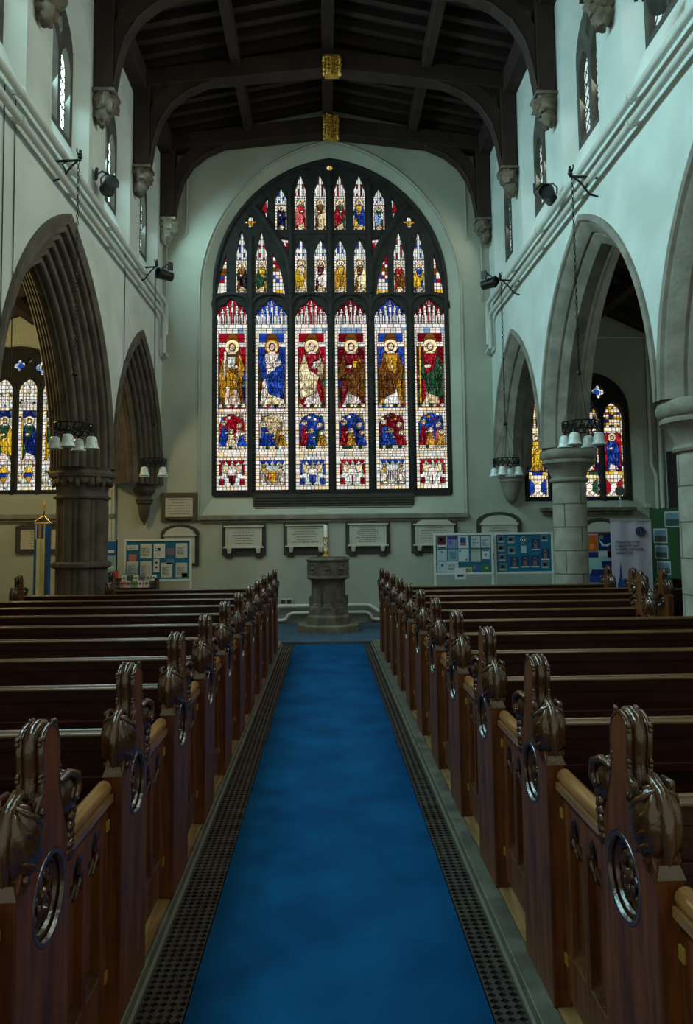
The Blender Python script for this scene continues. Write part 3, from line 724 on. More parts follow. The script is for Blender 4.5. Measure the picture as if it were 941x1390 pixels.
# ------------------------------------------------------------------ aisle shells
b = MB(); b.bb(XN - .2, XN, Y0, YW + .2, 0, 7); struct(b.build('wall_north', PLASTER_Y))
b = MB(); b.bb(XS, XS + .2, Y0, YW + .2, 0, 7); struct(b.build('wall_south', PLASTER))
def aisle_roof(nm, xo, xi):
    r = MB(); r.add([(xo, Y0, 5.35), (xi, Y0, 6.55), (xi, YW, 6.55), (xo, YW, 5.35), (xo, Y0, 5.5), (xi, Y0, 6.7), (xi, YW, 6.7), (xo, YW, 5.5)], [(0, 1, 2, 3), (4, 5, 6, 7), (0, 1, 5, 4), (1, 2, 6, 5), (2, 3, 7, 6), (3, 0, 4, 7)])
    o = struct(r.build(nm, ROOFB))
    for y in np.arange(.4, YW, .62):
        r = MB(); r.add([(xo, y - .05, 5.22), (xi, y - .05, 6.42), (xi, y + .05, 6.42), (xo, y + .05, 5.22), (xo, y - .05, 5.36), (xi, y - .05, 6.56), (xi, y + .05, 6.56), (xo, y + .05, 5.36)], [(0, 1, 2, 3), (4, 5, 6, 7), (0, 1, 5, 4), (1, 2, 6, 5), (2, 3, 7, 6), (3, 0, 4, 7)])
        r.build('rafter', ROOFW, o)
    r = MB(); xm = (xo + xi) / 2; r.bb(xm - .09, xm + .09, Y0, YW, 5.66, 5.86); r.build('purlin', ROOFW, o)
    r = MB(); xw = xo + (.12 if xi > xo else -.12); r.bb(xw - .12, xw + .12, Y0, YW, 5.12, 5.36); r.build('wall_plate', ROOFW, o)
aisle_roof('ceiling_left', XN, XLB)
aisle_roof('ceiling_right', XS, XRB)
# south aisle white beam and pier strip beside its window
b = MB(); b.tube([(4.4, YW - .07, 5.36), (6.2, YW - .07, 5.36), (6.2, YW - .07, 2.9), (6.28, YW - .07, 2.7), (6.28, YW - .07, .1)], .035, 10)
tag(b.build('wall_pipe', PIPE, smooth=50), 'white pipe bent across and down the west wall of the right aisle', 'pipe')
b = MB(); b.tube([(6.36, YW - .12, 5.3), (6.36, YW - .12, .1)], .04, 10)
tag(b.build('wall_pipe', PIPE, smooth=50), 'straight white pipe in the corner beside the brown curtain', 'pipe')
b = MB()
for x in (-3.99, -3.93): b.tube([(x, YW - .06, .0), (x, YW - .06, 4.3)], .03, 10)
tag(b.build('wall_pipe', PIPE, smooth=50), 'pale pair of upright pipes behind the left clustered pier', 'pipe')
b = MB(); rows = []
for z in (.05, 1.5, 3.1): rows.append([(XS - .10 - .035 * math.sin(i * 1.3), 13.45 - i * .05, z) for i in range(36)])
b.grid(rows); tag(b.build('curtain', CURT, smooth=60, fix=False), 'dark brown curtain hanging on the wall of the right aisle', 'curtain')

# ------------------------------------------------------------------ piers
def round_pier(y, label, seg=40):
    e = empty('stone_pillar', (3.62, y, 0)); tag(e, label, 'pillar', 'round pillars of the right arcade')
    MB().lathe([(.245, 0), (.245, 1.2), (.243, 2.40)], seg=seg, uv=True).build('shaft', ASHLAR, e, smooth=40, fix=False)
    MB().lathe([(.245, 2.36), (.275, 2.37), (.285, 2.395), (.275, 2.42), (.25, 2.43), (.26, 2.48), (.30, 2.56), (.36, 2.62), (.385, 2.64), (.385, 2.67), (.37, 2.69), (.395, 2.71), (.415, 2.75), (.415, 2.80), (.395, 2.83), (.37, 2.86)], seg=seg).build('capital', STONE, e, smooth=35)
    MB().lathe([(.36, 0), (.36, .12), (.31, .2), (.27, .24), (.25, .3)], seg=seg).build('base', STONE, e, smooth=35)
    return e
round_pier(10.83, 'round stone pillar between the two westernmost arches on the right')
round_pier(6.90, 'round stone pillar cut by the right edge of the photo')
round_pier(3.05, 'round stone pillar of the right arcade beside the nearest pews')
def cluster_pier(y, label):
    e = empty('clustered_pillar', (-3.48, y, 0)); tag(e, label, 'pillar', 'clustered pillars of the left arcade')
    sh = MB(); N = 8
    for k in range(N):
        a = 2 * PI * k / N + PI / 8; x, yy = .265 * math.cos(a), .265 * math.sin(a)
        sh.lathe([(.088, 0), (.088, 2.2)], (x, yy, 0), 14, caps=False)
        a2 = a + PI / 8; sh.lathe([(.05, 0), (.05, 2.2)], (.27 * math.cos(a2), .27 * math.sin(a2), 0), 10, caps=False)
    sh.lathe([(.25, 0), (.25, 2.2)], seg=24)
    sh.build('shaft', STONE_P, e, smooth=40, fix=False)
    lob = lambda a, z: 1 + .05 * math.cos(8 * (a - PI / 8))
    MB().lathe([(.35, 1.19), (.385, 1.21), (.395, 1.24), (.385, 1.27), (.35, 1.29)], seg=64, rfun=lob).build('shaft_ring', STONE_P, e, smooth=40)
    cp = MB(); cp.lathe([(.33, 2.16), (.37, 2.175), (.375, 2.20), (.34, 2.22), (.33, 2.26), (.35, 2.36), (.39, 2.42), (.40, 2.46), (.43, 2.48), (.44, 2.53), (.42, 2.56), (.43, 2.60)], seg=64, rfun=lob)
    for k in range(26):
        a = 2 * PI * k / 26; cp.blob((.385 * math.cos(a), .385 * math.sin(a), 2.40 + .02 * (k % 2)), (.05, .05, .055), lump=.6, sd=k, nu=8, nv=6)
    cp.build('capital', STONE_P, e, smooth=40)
    MB().lathe([(.42, 0), (.42, .2), (.38, .28), (.35, .34)], seg=64, rfun=lob).build('base', STONE_P, e, smooth=40)
    return e
cluster_pier(10.65, 'clustered stone pillar with foliage capital between the left arches')
cluster_pier(6.76, 'clustered stone pillar of the left arcade beyond the left edge')
# half corbels at the west wall
b = MB(); b.lathe([(.005, -.62), (.10, -.56), (.16, -.40), (.20, -.22), (.22, -.20), (.20, -.17), (.24, -.12), (.30, -.06), (.31, 0), (.29, .05), (.31, .08)], (3.5, YW - .10, 2.80), 28)
tag(b.build('wall_corbel', STONE, smooth=40), 'moulded conical corbel carrying the right arch at the west wall', 'corbel')
b = MB(); b.lathe([(.005, -.75), (.022, -.735), (.025, -.70), (.05, -.665), (.085, -.59), (.105, -.48), (.115, -.37), (.15, -.345), (.145, -.315), (.165, -.29), (.125, -.26), (.12, -.22), (.19, -.14), (.20, -.10), (.19, -.06), (.13, -.02), (.13, .10)], (-3.36, YW - .10, 2.60), 24)
for k in range(3): b.lathe([(.06, 0), (.06, 1.25)], (-3.36 + (k - 1) * .1, YW - .16 + abs(k - 1) * .05, 2.60), 12)
tag(b.build('wall_corbel', STONE_P, smooth=40), 'pointed corbel with a slim shaft carrying the left arch at the west wall', 'corbel')

# ------------------------------------------------------------------ nave roof
def roofz(x): return 9.98 - .20 * abs(x - .1)
XM = .10
b = MB(); b.add([(XL - .5, Y0, roofz(XL - .5) + .03), (XM, Y0, 10.01), (XM, YW + .1, 10.01), (XL - .5, YW + .1, roofz(XL - .5) + .03), (XR + .5, Y0, roofz(XR + .5) + .03), (XR + .5, YW + .1, roofz(XR + .5) + .03)], [(0, 1, 2, 3), (1, 4, 5, 2)])
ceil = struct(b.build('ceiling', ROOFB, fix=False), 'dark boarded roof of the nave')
y = Y0 + .2
while y < YW - .1:
    for s in (-1, 1):
        x1 = XL if s < 0 else XR
        r = MB(); vs = []
        for (xx) in (x1, XM):
            for dy, dz in ((-.055, -.10), (.055, -.10), (.055, .02), (-.055, .02)): vs.append((xx, y + dy, roofz(xx) + dz))
        r.add(vs, [(0, 1, 5, 4), (1, 2, 6, 5), (2, 3, 7, 6), (3, 0, 4, 7), (0, 1, 2, 3), (4, 5, 6, 7)])
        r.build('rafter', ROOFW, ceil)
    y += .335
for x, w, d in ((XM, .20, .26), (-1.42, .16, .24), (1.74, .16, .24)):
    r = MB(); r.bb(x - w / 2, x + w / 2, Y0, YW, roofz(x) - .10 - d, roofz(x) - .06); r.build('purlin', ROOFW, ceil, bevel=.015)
for x in (XL + .1, XR - .1):
    r = MB(); r.bb(x - .12, x + .12, Y0, YW, 8.88, 9.28); r.build('wall_plate', ROOFW, ceil, bevel=.015)
def truss(y, label):
    e = empty('roof_truss', (0, y, 0)); tag(e, label, 'roof truss', 'timber trusses of the nave roof')
    mp = lambda a, z, t: (a, t, z)
    top = [(XL + .02, 9.22), (XM, 9.64), (XR - .02, 9.22)]; bot = [(XR - .02, 8.95), (XM, 9.30), (XL + .02, 8.95)]
    MB().plate(top + bot, [], -.14, .14, mp).build('tie_beam', ROOFW, e, bevel=.012)
    for s in (-1, 1):
        xw = XL if s < 0 else XR
        P = MB(); xi = xw - s * .27
        P.bb(min(xw - s * .02, xi), max(xw - s * .02, xi), -.13, .13, 7.62, 9.15); P.build('wall_post', ROOFW, e, bevel=.015)
        q = [(.27, 7.68), (.33, 8.05), (.42, 8.38), (.60, 8.68), (.86, 8.90), (1.25, 9.08), (1.75, 9.20), (2.35, 9.285), (3.1, 9.33)]
        q2 = [(3.1, 9.42), (2.3, 9.40), (1.55, 9.33), (1.0, 9.22), (.62, 9.05), (.42, 8.85), (.27, 8.60)]
        loop = [(xw - s * d, z) for d, z in q + q2]
        MB().plate(loop, [], -.10, .10, mp).build('arch_brace', ROOFW, e, bevel=.008)
        mo = MB(); mo.tube([(xw - s * d, -.10, z) for d, z in q], .018, 6); mo.build('brace_moulding', ROOFW, e, smooth=60, fix=False)
    return e
tn = ['roof truss against the west wall above the great window', 'second roof truss from the west wall, with a gilded boss', 'third roof truss from the west wall', 'fourth roof truss from the west wall, at the top edge of the photo', 'roof truss above the camera', 'roof truss behind the camera']
TY = [13.66, 11.70, 9.66, 7.66]
for y, l in zip(TY, tn): truss(y, l)
# corbels under the truss feet
for k, y in enumerate(TY):
    for s in (-1, 1):
        xw = XL if s < 0 else XR
        b = MB(); b.blob((xw - s * .14, y, 7.50), (.17, .17, .17), lump=.45, fr=2.6, sd=k * 2 + s, nu=18, nv=12)
        b.blob((xw - s * .10, y, 7.33), (.12, .12, .16), lump=.5, fr=3, sd=k + 9, nu=14, nv=10)
        b.blob((xw - s * .25, y - .04, 7.47), (.05, .06, .07), lump=.5, sd=k + 3, nu=10, nv=8)
        for q in (-1, 1): b.blob((xw - s * .22, y + q * .07, 7.54), (.03, .03, .03), nu=8, nv=6)
        b.bb(xw - s * .01, xw - s * .30, y - .16, y + .16, 7.585, 7.63)
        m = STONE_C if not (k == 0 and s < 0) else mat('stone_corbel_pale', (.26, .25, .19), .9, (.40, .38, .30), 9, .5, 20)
        tag(b.build('stone_corbel', m, smooth=60), 'carved stone corbel under the %s foot of the %s' % ('left' if s < 0 else 'right', ['truss against the west wall', 'second truss from the west wall', 'third truss from the west wall', 'fourth truss from the west wall'][k]), 'corbel', 'carved corbels under the roof trusses')
def boss(y, z0, z1, label):
    b = MB(); n = 0
    for j in range(int((z1 - z0) / .055)):
        for i in range(6):
            n += 1; b.blob((.165 - .125 + .05 * i, y - .02 * math.sin(i * 1.3), z0 + .03 + .055 * j), (.032, .045, .034), lump=.8, fr=2.5, sd=n, nu=8, nv=6)
    b.bb(.05, .28, y, y + .12, z0 + .02, z1)
    tag(b.build('roof_boss', GOLD, smooth=60), label, 'roof boss', 'gilded roof bosses')
boss(11.50, 9.12, 9.49, 'square gilded leafy boss at the centre of the second roof truss')
boss(13.46, 9.12, 9.63, 'tall gilded leafy boss at the centre of the truss over the window')

# ------------------------------------------------------------------ heating pipes on the nave walls, lights, brackets
def wallpipe(x, z, pts_end, label, s):
    b = MB(); b.tube([(x, Y0, z)] + pts_end, .042, 12)
    o = tag(b.build('heating_pipe', PIPE, smooth=50, fix=False), label, 'pipe', 'white heating pipes along the nave walls')
    for y in np.arange(2.2, 13, 1.62):
        c = MB(); c.tube([(x, y - .03, z), (x, y + .03, z)], .054, 12); c.bb(x, x + s * .096, y - .015, y + .015, z - .02, z + .02); c.build('pipe_clip', PIPE, o, smooth=50, fix=False)
yw = YW - .35
wallpipe(XL + .10, 6.02, [(XL + .10, yw + .1, 6.02), (XL + .10, yw + .22, 5.95), (XL + .10, yw + .22, 5.42)], 'upper white heating pipe along the left nave wall', -1)
wallpipe(XL + .10, 5.74, [(XL + .10, yw - .15, 5.74), (XL + .10, yw + .02, 5.68), (XL + .10, yw + .06, 5.55), (XL + .10, yw + .06, 5.05), (XL + .1, YW - .05, 5.03)], 'lower white heating pipe along the left nave wall', -1)
wallpipe(XR - .10, 5.99, [(XR - .10, yw + .1, 5.99), (XR - .10, yw + .18, 5.9), (XR - .10, yw + .18, 5.2)], 'upper white heating pipe along the right nave wall', 1)
wallpipe(XR - .10, 5.73, [(XR - .10, yw - .1, 5.73), (XR - .10, yw + .02, 5.65), (XR - .10, yw + .02, 5.1), (XR - .1, YW - .05, 5.08)], 'lower white heating pipe along the right nave wall', 1)
b = MB(); b.tube([(-2.62, YW - .02, 8.62), (-2.62, YW - .02, 7.45), (-2.68, YW - .02, 7.38), (-2.95, YW - .02, 7.33), (-3.0, YW - .02, 7.25), (-3.0, YW - .02, 6.2)], .014, 6)
tag(b.build('cable_conduit', PLASTER_W, smooth=50, fix=False), 'thin painted conduit bent down the west wall left of the window', 'conduit')
b = MB(); b.tube([(3.06, YW - .02, 7.2), (3.06, YW - .02, 6.1)], .014, 6); b.tube([(2.78, YW - .02, 8.6), (2.78, YW - .02, 7.3)], .012, 6)
tag(b.build('cable_conduit', PLASTER_W, smooth=50, fix=False), 'thin straight conduit down the west wall right of the window', 'conduit')
for k, (y, z1) in enumerate(((6.9, 3.2), (7.15, 3.2), (11.2, 3.6))):
    b = MB(); b.tube([(XL + .012, y, 6.0), (XL + .012, y + (.05 if k < 2 else 0), z1)], .006, 5)
    tag(b.build('wall_cable', BLACK, fix=False), ['thin dark cable down the left wall nearest the photo edge', 'second thin dark cable down the left wall near the photo edge', 'thin dark cable down the left wall between the two arches'][k], 'cable', 'cables on the left wall')

def spotlight(x, y, z, s, label, rz=0):
    e = empty('spotlight', (x, y, z), rz); tag(e, label, 'spotlight', 'black spotlights on the nave walls')
    MB().lathe([(.05, -.16), (.085, -.15), (.09, 0), (.10, .10), (.105, .14), (.095, .145), (.09, .10)], (0, 0, 0), 20, axis='y').build('lamp_can', BLACK, e, smooth=40)
    yk = MB(); yk.tube([(-.11, 0, 0), (-.115, 0, .08), (-.06, 0, .15), (.06, 0, .15), (.115, 0, .08), (.11, 0, 0)], .012, 6); yk.build('yoke', BLACK, e, smooth=50)
    ar = MB(); ar.tube([(0, 0, .15), (s * .10, .0, .18), (s * .16, 0, .12)], .014, 6); ar.bb(s * .16, s * .19, -.05, .05, .05, .19); ar.build('bracket', BLACK, e, smooth=50)
    MB().lathe([(.001, .10), (.085, .10)], (0, 0, 0), 20, axis='y', caps=False).build('lens', mat('lens_' + str(len(MATS)), (.06, .07, .07), .08), e, fix=False)
spotlight(XL + .20, 9.70, 6.36, -1, 'black spotlight on the left wall below the second truss', .5)
spotlight(XL + .20, 13.10, 6.36, -1, 'black spotlight on the left wall in the corner by the west window', 2.4)
spotlight(XR - .20, 9.45, 6.12, 1, 'black spotlight on the right wall above the chandelier bracket', 2.6)
spotlight(XR - .20, 13.0, 6.16, 1, 'black spotlight on the right wall in the corner by the west window', -2.4)
spotlight(XR - .20, 6.20, 6.42, 1, 'black spotlight on the right wall at the top edge of the photo', 2.6)

def chandelier(x, y, z, s, rot, label, zb):
    e = empty('chandelier', (x, y, z), rot); tag(e, label, 'chandelier', 'bell shade chandeliers on chains')
    r = .205; rg = MB()
    cir = lambda R, zz: [(R * math.cos(2 * PI * i / 32), R * math.sin(2 * PI * i / 32), zz) for i in range(32)]
    rg.tube(cir(r, .05), .009, 6, closed=True); rg.tube(cir(r, -.045), .009, 6, closed=True); rg.tube(cir(.05, .0), .008, 6, closed=True)
    for i in range(32):
        a0, a1 = 2 * PI * i / 32, 2 * PI * (i + 1) / 32
        za, zc = (-.04, .045) if i % 2 else (.045, -.04)
        rg.tube([(r * math.cos(a0), r * math.sin(a0), za), (r * math.cos(a1), r * math.sin(a1), zc)], .009, 5)
    for k in range(4):
        a = PI / 2 * k; rg.tube([(r * math.cos(a), r * math.sin(a), 0), (.05 * math.cos(a), .05 * math.sin(a), 0)], .007, 6)
    rg.build('ring', CHAIN, e, smooth=50, fix=False)
    for k in range(4):
        a = PI / 2 * k; px, py = .20 * math.cos(a), .20 * math.sin(a)
        st = MB(); st.lathe([(.012, -.05), (.02, -.075), (.026, -.085), (.026, -.10)], (px, py, 0), 10); h = st.build('lamp_holder', CHAIN, e, smooth=50)
        sh = MB(); sh.lathe([(.022, -.085), (.045, -.095), (.058, -.125), (.062, -.165), (.070, -.20), (.088, -.225), (.084, -.222), (.066, -.196), (.057, -.16), (.052, -.125), (.03, -.10)], (px, py, 0), 20, caps=False); sh.build('bell_shade', GLASSW, e, smooth=60)
    ch = MB(); top = .62
    for k in range(4):
        a = PI / 2 * k; ch.tube([(r * math.cos(a), r * math.sin(a), .05), (.02 * math.cos(a), .02 * math.sin(a), top)], .003, 5)
    ch.blob((0, 0, top), (.03, .03, .03)); zt = zb - z; q = top; i = 0
    while q < zt - .02:
        R = Matrix.Rotation(PI / 2 * (i % 2), 3, 'Z')
        ch.tube([R @ Vector((.012 * math.cos(2 * PI * j / 8), 0, q + .028 + .026 * math.sin(2 * PI * j / 8))) for j in range(8)], .0045, 4, closed=True); q += .045; i += 1
    ch.build('chain', CHAIN, e, smooth=50, fix=False)
    xw = XL if s < 0 else XR
    b = MB(); b.tube([(xw, y, zb - .02), (x - s * .03, y, zb)], .016, 8); b.tube([(xw, y, zb - .25), (xw - s * .10, y, zb - .22), (xw - s * .2, y, zb - .08), (x, y, zb)], .012, 8)
    for k in range(3): b.blob((x - s * .02, y, zb + .03 + .035 * k), (.03 - .006 * k, .03 - .006 * k, .025), nu=8, nv=6)
    b.tube([(xw - s * .14, y, zb - .14), (xw - s * .10, y, zb - .05), (xw - s * .15, y, zb - .02)], .009, 6)
    for q in (-1, 1): b.tube([(x, y, zb + .05), (x, y + q * .06, zb + .08), (x, y + q * .05, zb + .11)], .009, 6)
    tag(b.build('wall_bracket', BLACK, smooth=50, fix=False), 'curled black iron bracket of the ' + label.replace(' with bell shades', ''), 'bracket', 'iron brackets for the chandeliers')
chandelier(-2.80, 8.22, 2.83, -1, .05, 'left chandelier with bell shades in front of the clustered pillar', 5.94)
chandelier(-2.80, 12.05, 2.84, -1, 1.01, 'left chandelier with bell shades near the west wall', 6.12)
chandelier(2.92, 8.25, 2.82, 1, -.72, 'right chandelier with bell shades in front of the round pillar', 5.78)
chandelier(2.92, 11.75, 2.77, 1, -.56, 'right chandelier with bell shades near the west wall', 5.78)

# ------------------------------------------------------------------ wall tablets
def text_lines(b, x0, x1, z0, z1, n, y, m=0, seed=0, th=.010, center=True):
    r = random.Random(seed)
    for i in range(n):
        z = z1 - (z1 - z0) * (i + .5) / n; w = (x1 - x0) * r.uniform(.55, 1.0); x = (x0 + x1) / 2 - w / 2 if center else x0; xe = x + w
        while x < xe - .02:
            q = min(r.uniform(.025, .085), xe - x); b.bb(x, x + q, y - .002, y + .001, z - th / 2, z + th / 2, m); x += q + .014
def tablet(x0, x1, z0, z1, label, style='shelf', seed=0, y=YW, lines=6):
    e = empty('memorial_tablet', ((x0 + x1) / 2, y - .004, z0)); tag(e, label, 'memorial tablet', 'memorial tablets on the west wall')
    w = x1 - x0; h = z1 - z0; hw = w / 2
    if style == 'arch':
        L = [(-hw, 0), (hw, 0), (hw, h * .78)] + [(hw * math.cos(PI * i / 12), h * .78 + h * .22 * math.sin(PI * i / 12)) for i in range(1, 12)] + [(-hw, h * .78)]
        MB().plate(L, [], -.045, 0, lambda a, z, t: (a, t, z)).build('backing', SLATE, e)
        L2 = [(a * .80, .04 + z * .88) for a, z in L]
        sl = MB().plate(L2, [], -.062, -.04, lambda a, z, t: (a, t, z)).build('slab', MARBLE, e)
        c = MB(); c.bb(-hw * .86, hw * .86, -.085, -.04, h * .70, h * .75); c.build('cornice', MARBLE, e, bevel=.006)
        t = MB(); text_lines(t, -hw * .62, hw * .62, h * .12, h * .66, lines, -.063, seed=seed); t.build('inscription', INK, sl, fix=False)
    elif style == 'gable':
        L = [(-hw, 0), (hw, 0), (hw, h * .82), (0, h), (-hw, h * .82)]
        I = [(-hw * .82, h * .12), (hw * .82, h * .12), (hw * .82, h * .74), (-hw * .82, h * .74)]
        MB().plate(L, [I], -.06, 0, lambda a, z, t: (a, t, z)).build('frame', SLATE, e)
        s = MB(); s.bb(-hw * .84, hw * .84, -.03, -.005, h * .10, h * .76); sl = s.build('slab', mat('parchment', (.52, .47, .34), .7), e)
        t = MB(); text_lines(t, -hw * .68, hw * .68, h * .16, h * .70, lines, -.031, seed=seed); t.build('inscription', INK, sl, fix=False)
    elif style == 'frame':
        L = [(-hw, 0), (hw, 0), (hw, h), (-hw, h)]; q = .07
        I = [(-hw + q, q * 1.3), (hw - q, q * 1.3), (hw - q, h - q * 1.2), (-hw + q, h - q * 1.2)]
        MB().plate(L, [I], -.055, 0, lambda a, z, t: (a, t, z)).build('frame', mat('oak_frame', (.075, .055, .03), .6), e, bevel=.006)
        s = MB(); s.bb(-hw + q * .8, hw - q * .8, -.03, -.005, q, h - q); sl = s.build('slab', MARBLE, e)
        t = MB(); text_lines(t, -hw * .68, hw * .68, h * .22, h * .80, lines, -.031, seed=seed); t.build('inscription', INK, sl, fix=False)
        f = MB(); f.tube([(-hw * .7, -.07, .05), (0, -.08, .035), (hw * .7, -.07, .05)], .018, 8); f.build('swag', SLATE, e, smooth=50)
    else:
        b = MB(); b.bb(-hw, hw, -.035, 0, 0, h); 
        for s in (-1, 1): b.bb(s * hw * .68 - .07, s * hw * .68 + .07, -.035, 0, -.045, .01)
        b.build('backing', SLATE, e, bevel=.006)
        s = MB(); s.bb(-hw * .83, hw * .83, -.06, -.03, h * .27, h * .90); sl = s.build('slab', MARBLE, e, bevel=.004)
        t = MB(); text_lines(t, -hw * .62, hw * .62, h * .34, h * .84, lines, -.061, seed=seed); t.build('inscription', INK, sl, fix=False)
        c = MB(); c.bb(-hw * .92, hw * .92, -.09, -.03, h * .885, h * .935); c.build('cornice', MARBLE, e, bevel=.006)
        c = MB(); c.bb(-hw * .92, hw * .92, -.10, -.03, h * .225, h * .275)
        if style == 'pediment':
            c.plate([(-hw * .80, h * .94), (hw * .80, h * .94), (hw * .55, h * 1.06), (-hw * .55, h * 1.06)], [], -.07, 0, lambda a, z, t: (a, t, z))
        c.build('shelf', MARBLE, e, bevel=.006)
        for s in (-1, 1):
            k = MB(); k.box((s * hw * .66, -.062, h * .15), (.062, .06, .105), tz=1.5); k.build('bracket', MARBLE, e, bevel=.01)
        for s in (-1, 1):
            k = MB(); k.bb(s * hw * .80 - .012, s * hw * .80 + .012, -.072, -.05, h * .28, h * .885); k.build('pilaster', MARBLE, e)
tablet(-1.93, -1.12, 1.27, 1.86, 'memorial tablet on the west wall left of the candle, nearest the blue noticeboard', seed=1)
tablet(-.79, .04, 1.28, 1.87, 'memorial tablet on the west wall directly behind the candle', seed=2)
tablet(.37, 1.20, 1.28, 1.88, 'memorial tablet on the west wall just right of the candle', seed=3, lines=8)
tablet(1.60, 2.47, 1.28, 1.86, 'memorial tablet with a fluted pediment behind the white paper noticeboard', 'pediment', seed=4)
tablet(-3.06, -2.40, 1.91, 2.45, 'square framed tablet above the arched tablet on the west wall', 'frame', seed=5)
tablet(-3.06, -2.36, 1.10, 1.86, 'dark arched tablet behind the left blue noticeboard', 'arch', seed=6)
tablet(2.84, 3.68, 1.2, 2.03, 'dark arched tablet behind the right blue noticeboard', 'arch', seed=7, lines=9)
tablet(-5.72, -4.80, 1.36, 1.96, 'gabled frame with a pale scroll on the wall of the left aisle', 'gable', seed=8)
tablet(4.80, 5.55, .95, 1.90, 'arched tablet behind the tall banner in the right aisle', 'arch', seed=9)

# ------------------------------------------------------------------ font and candle
def octa(b, prof, c, rot=PI / 8): return b.lathe(prof, c, 8, rot=rot)
e = empty('stone_font', (.035, 12.72, .012)); tag(e, 'octagonal carved stone font with a tall candle standing on it', 'font')
RT = .30
bw = MB(); octa(bw, [(.30, .86), (.345, .865), (.385, .89), (.385, .915), (.365, .925), (.365, 1.17), (.385, 1.18), (.39, 1.205), (.36, 1.225)], (0, 0, 0), RT); bowl = bw.build('bowl', STONE_F, e)
cv = MB()
for k in range(8):
    a = RT + PI / 8 + 2 * PI * k / 8; rr = .365 * math.cos(PI / 8); d = Vector((math.cos(a), math.sin(a), 0)); t = Vector((-d.y, d.x, 0))
    for q in range(4):
        an = PI / 4 + PI / 2 * q
        cv.tube([d * (rr + .004) + t * (.055 * math.cos(an) + .042 * math.cos(j * PI / 5)) + Vector((0, 0, 1.045 + .055 * math.sin(an) + .042 * math.sin(j * PI / 5))) for j in range(10)], .009, 5, closed=True)
    cv.blob(d * rr + Vector((0, 0, 1.045)), (.03, .03, .03), nu=8, nv=6)
    for s in (-1, 1): cv.tube([d * (rr + .002) + t * s * .125 + Vector((0, 0, .93)), d * (rr + .002) + t * s * .125 + Vector((0, 0, 1.165))], .010, 5)
cv.build('carving', STONE_F, bowl, smooth=50, fix=False)
st = MB(); octa(st, [(.31, .42), (.31, .44), (.285, .47), (.285, .80), (.31, .84), (.315, .862)], (0, 0, 0), RT)
stem = st.build('stem', STONE_F, e)
bt = MB()
for k in range(8):
    a = RT + 2 * PI * k / 8; d = Vector((math.cos(a), math.sin(a), 0))
    bt.tube([d * .285 + Vector((0, 0, .45)), d * .285 + Vector((0, 0, .82))], .022, 6); bt.box(d * .31 + Vector((0, 0, .50)), (.06, .06, .16), R=Matrix.Rotation(a, 3, 'Z'))
bt.build('buttresses', STONE_F, stem, fix=False)
bs = MB(); octa(bs, [(.39, .12), (.39, .24), (.375, .26), (.35, .28), (.345, .40), (.31, .425)], (0, 0, 0), RT); bs.build('base', STONE_F, e)
pl = MB(); octa(pl, [(.56, 0), (.56, .105), (.545, .12)], (0, 0, 0), RT); pl.build('plinth', mat('plinth_stone', (.11, .095, .062), .9, (.19, .165, .11), 5, .3, 25), e)
lid = MB(); octa(lid, [(.335, 1.215), (.345, 1.225), (.335, 1.24), (.02, 1.25)], (0, 0, 0), RT); lid.build('lid', mat('font_lid', (.05, .04, .03), .6), e)
e = empty('candle', (-.005, 12.70, 1.262)); tag(e, 'tall white candle with a gilded red stand on the stone font', 'candle')
MB().lathe([(.07, 0), (.07, .012), (.05, .022), (.03, .04), (.03, .075), (.042, .085), (.042, .10)], seg=20).build('holder', GOLDD, e, smooth=40)
body = MB().lathe([(.034, .10), (.034, .535), (.030, .54)], seg=20).build('wax_body', WAX, e, smooth=40)
d = MB()
for k in range(22):
    a = k * 2.4; z = .14 + .0085 * k; d.blob((.034 * math.cos(a), .034 * math.sin(a), z), (.014, .014, .014), lump=.4, sd=k, nu=8, nv=6, m=k % 2)
d.lathe([(.036, .32), (.055, .325), (.055, .333), (.036, .338)], seg=20)
d.build('ornament', [GOLDD, REDW], e, smooth=50)
MB().tube([(0, 0, .54), (.002, 0, .56)], .003, 5).build('wick', BLACK, e)
# low pipes on the west wall and socket boxes
b = MB()
b.tube([(-3.0, YW - .07, .16), (-1.05, YW - .07, .16), (-.95, YW - .07, .18), (-.92, YW - .07, .28), (-.88, YW - .07, .33), (.72, YW - .07, .33), (.80, YW - .07, .32), (.98, YW - .07, .20), (1.1, YW - .07, .18), (3.1, YW - .07, .18)], .04, 10)
tag(b.build('heating_pipe', PIPE, smooth=50, fix=False), 'upper white heating pipe low on the west wall behind the font', 'pipe')
b = MB()
b.tube([(-3.0, YW - .07, .07), (-.82, YW - .07, .07), (-.74, YW - .07, .09), (-.70, YW - .07, .17), (-.62, YW - .07, .20), (.72, YW - .07, .20), (.80, YW - .07, .17), (.84, YW - .07, .08), (.95, YW - .07, .065), (3.1, YW - .07, .065)], .036, 10)
tag(b.build('heating_pipe', PIPE, smooth=50, fix=False), 'lower white heating pipe low on the west wall behind the font', 'pipe')
b = MB(); b.bb(-.87, -.62, YW - .05, YW, .36, .46); o = tag(b.build('power_socket', ALU, bevel=.005), 'double power socket low on the west wall left of the font', 'socket')
for x in (-.80, -.69): q = MB(); q.bb(x - .04, x + .04, YW - .058, YW - .048, .375, .445); q.build('socket_face', mat('socket_face', (.03, .03, .028), .6) if 'socket_face' not in MATS else MATS['socket_face'], o)

